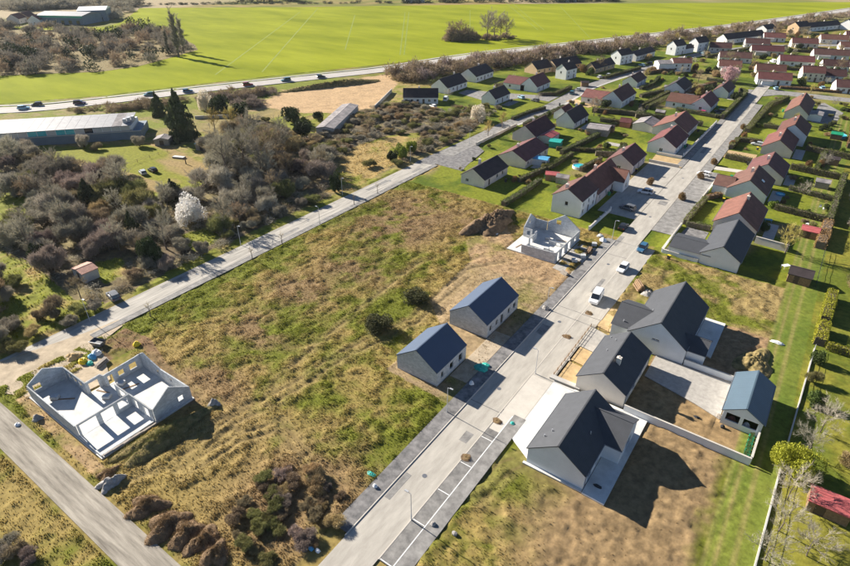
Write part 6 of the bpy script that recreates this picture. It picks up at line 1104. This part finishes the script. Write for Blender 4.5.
fence('pale concrete-footed wire fence along the grass path and orchard', [(9.0, 40), (9.2, 56), (9.6, 72), (10.4, 95), (10.9, 109)], 1.2, 2.5, 'steel', (0.05, .5), .035, base=.32)
fence('dark wire fence along the gardens by the grass path', [(8.9, 134), (9.2, 154)], 1.2, 2.5, 'plastic_dark', (.05, .5), .035)
fence('timber edging fence along the sandy beds', [(-25.3, 74.5), (-25.4, 92), (-22, 92.4)], .7, 1.6, 'wood', (.05, .3, .5), .07)
fence('green plastic fence panels behind the white two-storey house', [(-66.8, 159.2), (-63.7, 158.3), (-58.9, 157.7)], 1.5, 2.5, 'plastic_green', (.05, .4, .75, 1.1), .05)
fence('dark post fence across the lower clearing', [(-149.6, 39.2), (-137.3, 39.8), (-125.9, 39.4)], 1.1, 3, 'wood', (.1, .55), .06)
fence('dark post fence dividing the allotments', [(-184.5, 89.2), (-185.9, 99.1), (-186.1, 109.4)], 1.1, 4, 'wood', (.1, .55), .06)

# ------------------------------------------------------------------ sheds, long building, industry
def shed(name, label, x, y, W, L, He, Hr, wall, roof, rot=0, ops=None, cat='shed'):
    return house(name, label, x, y, W, L, He, Hr, wall, roof, rot, ops=ops or {'F': [(W * .35, W * .65, .05, min(1.95, He - .1), D_)]}, cat=cat, over=.2, gut=False)
shed('shed', 'stone shed with pink rusty sheet roof at the lower clearing', -126.6, 43.4, 4.4, 3.4, 2.2, 2.7, 'concrete', 'sheet_rust')
shed('shed', 'red-roofed shed in the orchard beyond the grass path', 13.3, 71.7, 3.0, 4.6, 1.9, 2.5, 'wood', 'sheet_red', rot=-90, ops={'R': [(.8, 2.0, .05, 1.8, D_)]})
shed('shed', 'brown log cabin with dark roof at the corner of the rough plot', 3.4, 137.6, 4.4, 4.4, 2.0, 2.9, 'wood', 'tile_dark', rot=-90, ops={'R': [(1.2, 2.2, .05, 1.85, D_)]})
shed('shed', 'small red-topped hut in the garden behind the end house', 3.2, 163.4, 3.6, 3.8, 1.9, 2.4, 'wood', 'sheet_red', rot=-90, ops={'R': [(1.2, 2.2, .05, 1.8, D_)]})
shed('shed', 'grey flat garden shed with dark front among the back gardens', (-75.2, 212.8)[0], (-75.2, 212.8)[1] + 6, 7.5, 8.0, 2.4, 2.9, 'wood_grey', 'roof_felt', rot=-80)
shed('shed', 'small red hut on the back lawns', (-67.6, 229.8)[0], (-67.6, 229.8)[1] + 3, 4, 4, 2.0, 3.2, 'brick_red', 'tile_red', rot=-80)
shed('shed', 'little red-roofed shelter beside the green fence', (-67.1, 159.0)[0], (-67.1, 159.0)[1] + 2, 3.0, 4.0, 1.9, 2.3, 'wood', 'sheet_red', rot=-70)
shed('awning', 'turquoise canopy on the lawn of the plum-roofed house', (-79.8, 190.1)[0], (-79.8, 190.1)[1] + 3, 4, 4, 2.0, 2.3, 'plastic_teal', 'plastic_teal', rot=-80, cat='canopy')
shed('awning', 'pale blue awning against the beige house', (-76.5, 170.3)[0], (-76.5, 170.3)[1] + 2, 3.5, 5, 2.1, 2.4, 'plastic_white', 'plastic_blue', rot=-80, cat='canopy')
shed('shed', 'long grey lean-to roof among the dark evergreens', -158.6, 152.0, 7.0, 35.5, 2.4, 3.0, 'concrete', 'roof_felt', rot=26 )
shed('shed', 'dark grey hut beside the long shed end', (-196.3, 107.7)[0], (-196.3, 107.7)[1], 5, 5, 2.2, 2.8, 'wood_grey', 'roof_felt', rot=40)
shed('shed', 'pale blue garden hut in the shade of the large conifer', (-180.3, 113.5)[0], (-180.3, 113.5)[1], 4, 4, 2.2, 2.8, 'wood_grey', 'plastic_blue', rot=30)
# long industrial shed left
root = empty('long_shed', (-232.2, 82.1, 0), 48.9, 'long blue-clad industrial shed with pale panelled roof and teal windows', 'building')
Lb = 37.0
root.scale = (1, 1, .84)
MB().box(-26, Lb, .0, 14.5, -.3, 3.6).build('wall', 'clad_blue', root); MB().box(-26.2, Lb + .2, -.25, .3, 3.602, 3.85).build('ledge', 'concrete_pale', root)
MB().box(-26, Lb - 3, .9, 13.6, 3.603, 4.2).build('wall', 'concrete', root)
for k in range(14):
    x0 = -10 + k * 3.1; m = MB(); m.box(x0, x0 + 2.9, .46, .68, 3.9, 5.9); m.build('window', 'glass_teal' if k in (3, 4, 6, 7) else ('glass' if k in (9,) else 'concrete_pale'), root)
    m = MB(); m.box(x0 - .14, x0, .40, .9, 3.86, 5.98); m.build('window_post', 'frame_white', root)
MB().box(-26, Lb - 3, .9, 13.6, 4.201, 6.0).build('clerestory', 'render_grey', root)
for k in range(19):
    x0 = -26.2 + k * 3.16; mt = Matrix.Translation((x0, .35, 6.02)) @ Matrix.Rotation(R(7), 4, 'X'); m = MB(); m.box(0, 3.1, 0, 13.6, 0, .14, mt); m.build('roof_panel', 'roof_felt' if k == 17 else 'sheet_grey', root)
for k in range(3): m = MB(); m.box(31 + k * 1.3, 32 + k * 1.3, 3 + k, 5 + k, 6.5, 8.2 + .2 * k); m.build('roof_unit', 'steel', root)
# far industrial sheds and roofs
def barn(label, a, b, w, h, wall, roof, stripe=None):
    d = Vector((b[0] - a[0], b[1] - a[1], 0)); L = d.length; root = empty('industrial_shed', (*a, 0), math.degrees(math.atan2(d.y, d.x)), label, 'building')
    MB().box(0, L, 0, w, -.3, h).build('wall', wall, root)
    m = MB(); m.add([(-.5, -.5, h), (L + .5, -.5, h), (L + .5, w / 2, h + 2), (-.5, w / 2, h + 2), (-.5, w + .5, h), (L + .5, w + .5, h), (-.5, -.5, h + .01)], [(0, 1, 2, 3), (3, 2, 5, 4), (0, 3, 4), (1, 5, 2)]); m.build('roof', roof, root)
    if stripe: MB().box(0, L, -.12, -.01, h - 1.6, h - .1).build('fascia', stripe, root)
    n = int(L / 7)
    for i in range(n): MB().box(i * L / n + 1, i * L / n + 4, -.10, -.01, .3, 3.2).build('window', 'glass', root)
barn('far blue industrial shed with green fascia', (-582.3, 243.1), (-543.3, 262.7), 26, 7, 'clad_blue', 'sheet_grey', 'clad_green')
barn('far shed with bright white roof beside the blue industrial shed', (-565.9, 271.0), (-552.4, 289.0), 30, 9, 'clad_blue', 'plastic_white')
for q, lb, w in [((-603.5, 228.1), 'small pale far house at the end of the distant lane', 'render_cream'), ((-610.8, 239.2), 'small far house with orange roof behind the wood', 'render_tan'), ((-581.8, 235.5), 'small white far house beside the blue industrial shed', 'render_white')]:
    house('far_house', lb, q[0], q[1], 10, 14, 4, 7.5, w, 'tile_red', rot=40, n=(2, 1))
for q, lb in [((-441.4, 583.6), 'white far building at the top edge of the field'), ((-301.6, 689.8), 'long white far building beyond the field hedge')]: house('far_house', lb, q[0], q[1], 12, 22, 4, 7, 'render_white', 'sheet_grey', rot=-50, n=(2, 1))

# ------------------------------------------------------------------ small things of the building sites and gardens
def lump(name, label, x, y, sx, sy, sz, mat, seed, cat, group=None, z=0.0):
    rs = random.Random(seed); m = MB(); n, k = 9, 6; vs = []; fs = []
    for j in range(k + 1):
        ph = math.pi / 2 * (1 - j / k)
        for i in range(n):
            a = 2 * math.pi * i / n; e = rs.uniform(.78, 1.18); vs.append((sx * math.cos(a) * math.cos(ph) * e if j else 0, sy * math.sin(a) * math.cos(ph) * e if j else 0, sz * math.sin(ph) * rs.uniform(.8, 1.1) if j < k else -.1))
        if j: fs += [((j - 1) * n + i, (j - 1) * n + (i + 1) % n, j * n + (i + 1) % n, j * n + i) for i in range(n)]
    m.add(vs, fs); o = m.build(name, mat, smooth=False); o.location = (x, y, z); return tag(o, label, cat, group)
for q, s, mt, nm, lb, ct in [
    ((-36.5, 68.7), (1.3, 1.0, .9), 'plastic_teal', 'tarpaulin', 'crumpled teal tarpaulin heap beside the smaller bungalow', 'tarpaulin'), ((-36.2, 69.9), (.8, .6, .4), 'plastic_teal', 'tarpaulin', 'flat teal tarpaulin scrap next to the teal heap', 'tarpaulin'), ((-35.8, 64.3), (.45, .45, .6), 'plastic_white', 'rubble_sack', 'white and red sack before the smaller bungalow', 'sack'),
    ((-37.5, 39.8), (.9, .5, .35), 'plastic_teal', 'tarpaulin', 'teal plastic sheet in the rough grass by the pavement', 'tarpaulin'), ((-35.7, 38.5), (.35, .35, .5), 'plastic_white', 'bucket', 'white bucket lying on the dark pavement', 'bucket'), ((-36.3, 26.7), (.4, .3, .3), 'plastic_blue', 'plastic_sack', 'blue plastic scrap at the thicket edge', 'sack'), ((-35.4, 27.0), (.4, .25, .2), 'plastic_white', 'plastic_sack', 'white plastic scrap at the thicket edge', 'sack'),
    ((-95.5, 29.1), (.9, .8, .9), 'plastic_yellow', 'building_sack', 'yellow building sack beside the blue and white bags', 'sack'), ((-92.4, 37.5), (.75, .7, .8), 'plastic_yellow', 'building_sack', 'yellow building sack alone on the brown soil', 'sack'), ((-95.5, 30.7), (.9, .7, .8), 'plastic_blue', 'building_sack', 'blue building bag near the L-shaped shell', 'sack'), ((-95.9, 31.8), (1.0, .8, .9), 'plastic_white', 'building_sack', 'white building bag leaning on the blue one', 'sack'), ((-94.1, 29.6), (.8, .6, .5), 'plastic_teal', 'building_sack', 'teal bag at the foot of the blue building bag', 'sack'),
    ((-88.7, 15.3), (.5, .4, .4), 'plastic_white', 'rubble_sack', 'white scrap in the grass by the roadside gable', 'sack'), ((-35.3, 92.6), (.8, .6, .7), 'rubble', 'rubble_sack', 'grey sack pile at the street lamp past the longer bungalow', 'sack'), ((-36.5, 128.7), (1.1, .8, .9), 'plastic_white', 'building_sack', 'white bags stacked at the kerb by the roofless shell', 'sack'), ((-37.9, 130.5), (.9, .7, .8), 'block_pale', 'block_pile', 'grey block pile at the kerb by the roofless shell', 'blocks'), ((-61.0, 116.9), (1.2, .8, .5), 'plastic_white', 'rubble_sack', 'white plastic heap at the foot of the dark spoil heap', 'sack'),
    ((-111.9, 27.9), (.5, .4, .4), 'plastic_white', 'plastic_sack', 'white scrap in the lane-side scrub', 'sack'), ((-25.8, 60.1), (.35, .35, .25), 'plastic_teal', 'plant_tub', 'small dark green tub on the pale concrete crossing', 'tub'), ((-10.6, 56.3), (.7, .35, .35), 'plastic_dark', 'pipe_coil', 'dark pipe coil at the corner of the blue-shaded terrace', 'coil'), ((0.7, 85.1), (.4, .4, .5), 'plastic_yellow', 'barrow', 'yellow barrow at the gravel court edge', 'barrow'),
    ((5.0, 107.2), (1.2, .5, .45), 'plastic_white', 'rubble_sack', 'white sheet on the soil above the earth heap', 'sheet'), ((-25.8, 38.3), (.4, .4, .4), 'rubble', 'stone', 'pale stone on the pavement edge of the grassy plot', 'stone'), ((-22.8, 38.8), (.4, .3, .3), 'rubble', 'stone', 'pale stone in the grass of the building plot', 'stone')]:
    lump(nm, lb, q[0], q[1], *s, mt, int(q[0] * 7 + q[1] * 3) % 9973, ct, z=.08 if -36.5 < q[0] < -20 else 0)
# timber, pallets, skip
def pile(name, label, x, y, rot, n, L, r, mat, cat, flat=False):
    root = empty(name, (x, y, 0), rot, label, cat); rs = random.Random(int(x * 31 + y)); k = 0; row = max(3, int(math.sqrt(n * 2)))
    while k < n and row > 0:
        for i in range(row):
            if k >= n: break
            zz = r + (0 if row == max(3, int(math.sqrt(n * 2))) else (max(3, int(math.sqrt(n * 2))) - row) * r * 1.75); xx = (i - row / 2) * r * 2.05
            m = MB()
            if flat: m.box(xx - r * .9, xx + r * .9, -L / 2, L / 2, zz - r, zz - r * .4)
            else: m.tube((xx, -L / 2 + rs.uniform(-.2, .2), zz), (xx + rs.uniform(-.1, .1), L / 2 + rs.uniform(-.2, .2), zz), r, r * .85, 6)
            m.build('plank' if flat else 'log', mat, root); k += 1
        row -= 1
pile('log_pile', 'heap of brown logs behind the tall slate house', (-22.0, 111.9)[0], (-22.0, 111.9)[1], 35, 14, 3.2, .2, 'wood', 'logs')
pile('timber_pile', 'stack of pale planks beside the building bags', (-92.2, 30.9)[0], (-92.2, 30.9)[1], 20, 9, 2.4, .16, 'wood_grey', 'timber', True)
pile('timber_pile', 'brown timber stack on the apron of the roofless shell', (-37.0, 121.3)[0], (-37.0, 121.3)[1], 10, 9, 2.6, .2, 'wood', 'timber', True)
pile('timber_pile', 'small plank stack on the tracks below the roofless shell', (-37.7, 108.1)[0], (-37.7, 108.1)[1], 60, 6, 2.0, .2, 'wood_grey', 'timber', True)
for q, lb in [((-38.2, 114.4), 'pallet of blocks in front of the roofless shell'), ((-37.3, 117.5), 'pallet of blocks beside the brown timber stack'), ((-37.4, 124.9), 'pallet of blocks nearest the street lamp by the shell')]:
    root = empty('block_pallet', (q[0], q[1], 0), prs.uniform(0, 40), lb, 'pallet'); MB().box(-.6, .6, -.5, .5, 0.02, .14).build('pallet', 'wood_grey', root)
    for i in range(3):
        for j in range(2): 
            for k in range(3): MB().box(-.57 + i * .39, -.57 + i * .39 + .37, -.47 + j * .48, -.47 + j * .48 + .45, .142 + k * .25, .142 + k * .25 + .24).build('concrete_block', 'block_pale', root)
root = empty('rubble_skip', ((-98.2, 33.4)[0], (-98.2, 33.4)[1], 0), 20, 'dark metal skip on the dirt apron', 'skip')
m = MB(); m.add([(-1, -.6, .1), (1, -.6, .1), (1, .6, .1), (-1, .6, .1), (-1.3, -.75, 1.0), (1.3, -.75, 1.0), (1.3, .75, 1.0), (-1.3, .75, 1.0), (-1.0, -.5, .6), (1, -.5, .6), (1, .5, .6), (-1, .5, .6)], [(0, 1, 5, 4), (1, 2, 6, 5), (2, 3, 7, 6), (3, 0, 4, 7), (8, 9, 10, 11), (0, 3, 2, 1)]); m.build('body', 'paint_grey', root); MB().box(-1.32, 1.32, -.78, -.70, .97, 1.05).build('rim', 'steel', root)
# vegetable frames along the yard wall
for i in range(6):
    y0 = 73.3 + i * .95; root = empty('vegetable_frame', (4.85, y0, 0), 0, 'green plastic vegetable frame in the row along the yard wall', 'planter', 'vegetable frames along the yard wall')
    MB().box(0, .75, 0, .8, 0, .45).build('box', 'plastic_green', root); link('plants', tri_mesh('plants', leaf_arr(500 + i, 420, 'ball', .2) * np.array((.5, .5, .8)) + np.array((.3, .4, .3)), 'leaf_green'), root)
for q, s, mt, lb, ct in [((2.0, 80.6), (.7, .5, .9), 'brick_red', 'red crates stored in the open-fronted outbuilding', 'crates'), ((4.2, 80.4), (.6, .5, 1.0), 'plastic_white', 'white appliance stored in the open-fronted outbuilding', 'appliance'), ((1.2, 78.4), (.35, .3, .5), 'plastic_dark', 'dark barrow parts at the outbuilding corner', 'barrow'), ((-2.6, 78.2), (.6, .35, .3), 'plastic_dark', 'dark hose coil on the yard soil', 'coil'), ((0.2, 80.4), (.5, .4, .6), 'wood_grey', 'small grey crate at the court corner', 'crates')]:
    lump('yard_clutter', lb, q[0], q[1], *s, mt, int(q[0] * 50 + 300), ct)
# pool, garden tables, trampoline
def pool(label, x, y, r, h, mat='plastic_blue'):
    root = empty('pool', (x, y, 0), 0, label, 'pool'); MB().lathe([(r, 0), (r, h), (r - .12, h), (r - .12, h - .15)], 20).build('pool_wall', mat, root); MB().lathe([(0.001, h - .15), (r - .1, h - .15)], 20).build('water', 'pool_water', root)
pool('round turquoise pool behind the pink-walled house', (-61.7, 174.9)[0], (-61.7, 174.9)[1], 2.2, .9, 'plastic_white'); pool('round blue pool in the garden right of the pair of red-roofed houses', (5.5, 263.6)[0], (5.5, 263.6)[1], 2.6, 1.0)
pool('small blue paddling pool behind the joined tiled houses', (-4.5, 187.5)[0], (-4.5, 187.5)[1], 1.2, .5)
def table(label, x, y, mat):
    root = empty('garden_table', (x, y, 0), prs.uniform(0, 90), label, 'table'); MB().box(-.9, .9, -.5, .5, .70, .76).build('table_top', mat, root)
    for a in (-.75, .75):
        for b in (-.4, .4): MB().tube((a, b, 0), (a, b, .7), .04, .04, 5).build('leg', mat, root)
table('white garden table on the lawn by the red hut', (4.6, 168.4)[0], (4.6, 168.4)[1], 'plastic_white'); table('white garden table on the corner lawn of the end house', (2.5, 139.8)[0], (2.5, 139.8)[1], 'plastic_white'); table('blue garden table behind the house with skylight', (-4.6, 164.9)[0], (-4.6, 164.9)[1], 'plastic_blue')
for i, (dx, dy) in enumerate([(0, 0), (1.1, .8), (2.2, .1), (1.0, -1.4), (2.4, 1.6)]):
    q = (5.9, 183.5); root = empty('garden_chair', (q[0] + dx, q[1] + dy, 0), 40 * i, 'grey garden chair on the yellow lawn by the path hedge', 'chair', 'chairs on the yellow lawn')
    MB().box(-.28, .28, -.28, .28, .40, .45).build('seat', 'steel', root); MB().box(-.28, .28, .24, .29, .452, .95).build('backrest', 'steel', root)
    for a in (-.24, .24):
        for b in (-.22, .22): MB().tube((a, b, 0), (a, b, .4), .03, .03, 4).build('leg', 'steel', root)
BN = 'wheeled bins beside the village houses'
for k, (x, y) in enumerate([(-45.6, 158), (-45.6, 160), (-45.2, 182), (-38.6, 216), (-38.4, 218), (-39.6, 240), (-41.2, 282), (-75.5, 150), (-75.0, 176), (-84, 200), (-79.6, 226), (-17.2, 172.5), (-19.0, 193.5), (-17.0, 210), (-17, 229), (-16.6, 292), (-22.0, 138), (-20.6, 128.6), (-38, 310), (-100, 246), (-78, 268), (-110, 268), (-121, 240)]):
    root = empty('wheeled_bin', (x, y, .05), prs.uniform(0, 90), ['dark green wheeled bin standing beside a village house', 'dark grey wheeled bin standing beside a village house', 'yellow-lidded wheeled bin standing beside a village house'][k % 3], 'bin', BN + [', green', ', grey', ', yellow'][k % 3])
    m = MB(); m.add([(-.25, -.28, 0), (.25, -.28, 0), (.25, .22, 0), (-.25, .22, 0), (-.3, -.36, 1.0), (.3, -.36, 1.0), (.3, .36, 1.0), (-.3, .36, 1.0)], [(0, 3, 2, 1), (0, 1, 5, 4), (1, 2, 6, 5), (2, 3, 7, 6), (3, 0, 4, 7)]); m.build('body', ['plastic_green', 'plastic_dark', 'plastic_dark'][k % 3], root)
    MB().box(-.32, .32, -.38, .38, 1.0, 1.08).build('lid', ['plastic_green', 'plastic_dark', 'plastic_yellow'][k % 3], root)
for x, y, rt, lb, wm, rm in [(-63, 161, -80, 'grey garden hut on the lawn behind the pink-walled house', 'wood_grey', 'roof_felt'), (-70, 222, -85, 'brown garden hut at the back hedge of the near-black roofed house', 'wood', 'tile_dark'), (-60, 256, -90, 'brown garden hut behind the boundary hedge of the beige house', 'wood', 'roof_felt'), (-57, 292, -90, 'small pale hut behind the white L-shaped house', 'wood_grey', 'sheet_grey'), (3, 203, -90, 'grey hut at the path end of the garden with the small bare tree', 'wood_grey', 'roof_felt'), (4, 229, -90, 'brown hut at the path end of the garden of the pair of houses', 'wood', 'tile_dark'), (3, 262, -90, 'green-roofed hut beside the far blue pool', 'wood', 'plastic_green'), (-108, 290, -60, 'brown hut in the garden at the bend of the side street', 'wood', 'tile_dark'), (-70, 305, -90, 'grey hut between the lawns below the pink blossom tree', 'wood_grey', 'roof_felt'), (-84, 282, -90, 'white hut beside the stepped dark-roofed house', 'plastic_white', 'sheet_grey')]:
    shed('garden_hut', lb, x, y, 3.0, 3.6, 1.9, 2.5, wm, rm, rot=rt)
# dead tufts in the planting squares beside the street
for q in [(-27.5, 96.1), (-27.9, 86.2), (-28.0, 59.2), (-28.1, 50.2)]:
    x = max(-28.2, min(-24.9, q[0])); root = empty('planting_square', (x, q[1], .06), 0, 'square of dead brown tufts set into the street strip', 'plant bed', 'planting squares along the street')
    MB().prism([(.9 * math.cos(k * .7) * prs.uniform(.7, 1.15), .8 * math.sin(k * .7) * prs.uniform(.7, 1.15)) for k in range(9)], -.02, .03).build('soil', 'soil', root); link('dead_tufts', tri_mesh('dead_tufts', bush_arr(600 + int(x * -3), 500, w=.12) * np.array((.75, .65, .45)), 'twig_tan'), root)
for q, lb in [((-170.5, 102.6), 'dark upright post on the yellow allotment lawn'), ((-155.6, 95.4), 'short dark post at the lower end of the allotment lawn')]:
    root = empty('garden_post', (q[0], q[1], 0), 0, lb, 'post'); MB().tube((0, 0, -.2), (0, 0, 1.5), .2, .16, 8).build('post', 'plastic_dark', root); MB().lathe([(.001, 1.75), (.16, 1.68), (.2, 1.56), (.16, 1.5)], 8).build('cap', 'wood', root)
root = empty('cold_frame', (*(-177.7, 104.9), 0), 20, 'grey-blue cold frame on the allotment lawn', 'cold frame'); MB().box(-2.2, 2.2, -.8, .8, 0, .5).build('box', 'wood_grey', root)
for i in range(4): MB().box(-2.15 + i * 1.08, -2.15 + i * 1.08 + 1.0, -.75, .75, .502, .55).build('pane', 'lamp_glass', root)

for q, lb in [((-84.2, 29.8), 'pallet of blocks inside the L-shaped shell by the lane-side wall'), ((-83.0, 26.6), 'pallet of blocks in the middle room of the L-shaped shell'), ((-89.8, 21.6), 'pallet of blocks in the gabled room of the L-shaped shell'), ((-48.2, 121.5), 'pallet of blocks inside the two-gabled shell'), ((-46.0, 116.0), 'pallet of blocks in the front room of the two-gabled shell')]:
    root = empty('block_pallet', (q[0], q[1], .14), prs.uniform(0, 40), lb, 'pallet'); MB().box(-.6, .6, -.5, .5, 0.02, .14).build('pallet', 'wood_grey', root)
    for i in range(3):
        for j in range(2):
            for k in range(2): MB().box(-.57 + i * .39, -.57 + i * .39 + .37, -.47 + j * .48, -.47 + j * .48 + .45, .142 + k * .25, .142 + k * .25 + .24).build('concrete_block', 'block_pale', root)
for q, rt, lb in [((-85.0, 27.0), 20, 'loose plank on the floor of the L-shaped shell by the entrance'), ((-82.4, 30.4), 70, 'loose plank on the floor of the large room of the L-shaped shell'), ((-88.2, 22.6), 40, 'loose plank on the floor of the gabled room of the L-shaped shell'), ((-45.0, 122.6), 15, 'loose plank on the slab of the two-gabled shell'), ((-52.4, 114.0), 80, 'loose plank on the outer slab of the two-gabled shell')]:
    o = MB().box(-1.3, 1.3, -.14, .14, .145, .2).build('loose_plank', 'wood', None); o.location = (q[0], q[1], 0); o.rotation_euler = (0, 0, R(rt)); tag(o, lb, 'plank')
# downpipes of the near houses
for o in [x for x in bpy.data.objects if x.type == 'EMPTY' and x.name.startswith('slate_house')]:
    w = [c for c in o.children if c.name.startswith('wall')][0]; bb = [Vector(c) for c in w.bound_box]; mx_ = max(v.x for v in bb); my_ = max(v.y for v in bb)
    for yy in (.35, my_ - .35): MB().tube((mx_ + .09, yy, 0), (mx_ + .09, yy, 2.6), .05, .05, 6).build('downpipe', 'gutter_grey', o)
# ------------------------------------------------------------------ air
hm = bpy.data.materials.new('haze'); hm.use_nodes = True; hn_ = hm.node_tree.nodes; hn_.remove(hn_['Principled BSDF'])
pv = hn_.new('ShaderNodeVolumePrincipled'); pv.inputs['Color'].default_value = (0.85, 0.92, 1.0, 1); pv.inputs['Density'].default_value = 0.00004; pv.inputs['Anisotropy'].default_value = 0.2
hm.node_tree.links.new(pv.outputs[0], hn_['Material Output'].inputs['Volume']); MATS['haze'] = hm
tag(MB().box(-4050, 4050, -650, 4050, -1.5, 67).build('haze', 'haze'), 'thin blue air over the whole landscape', 'haze', kind='stuff')
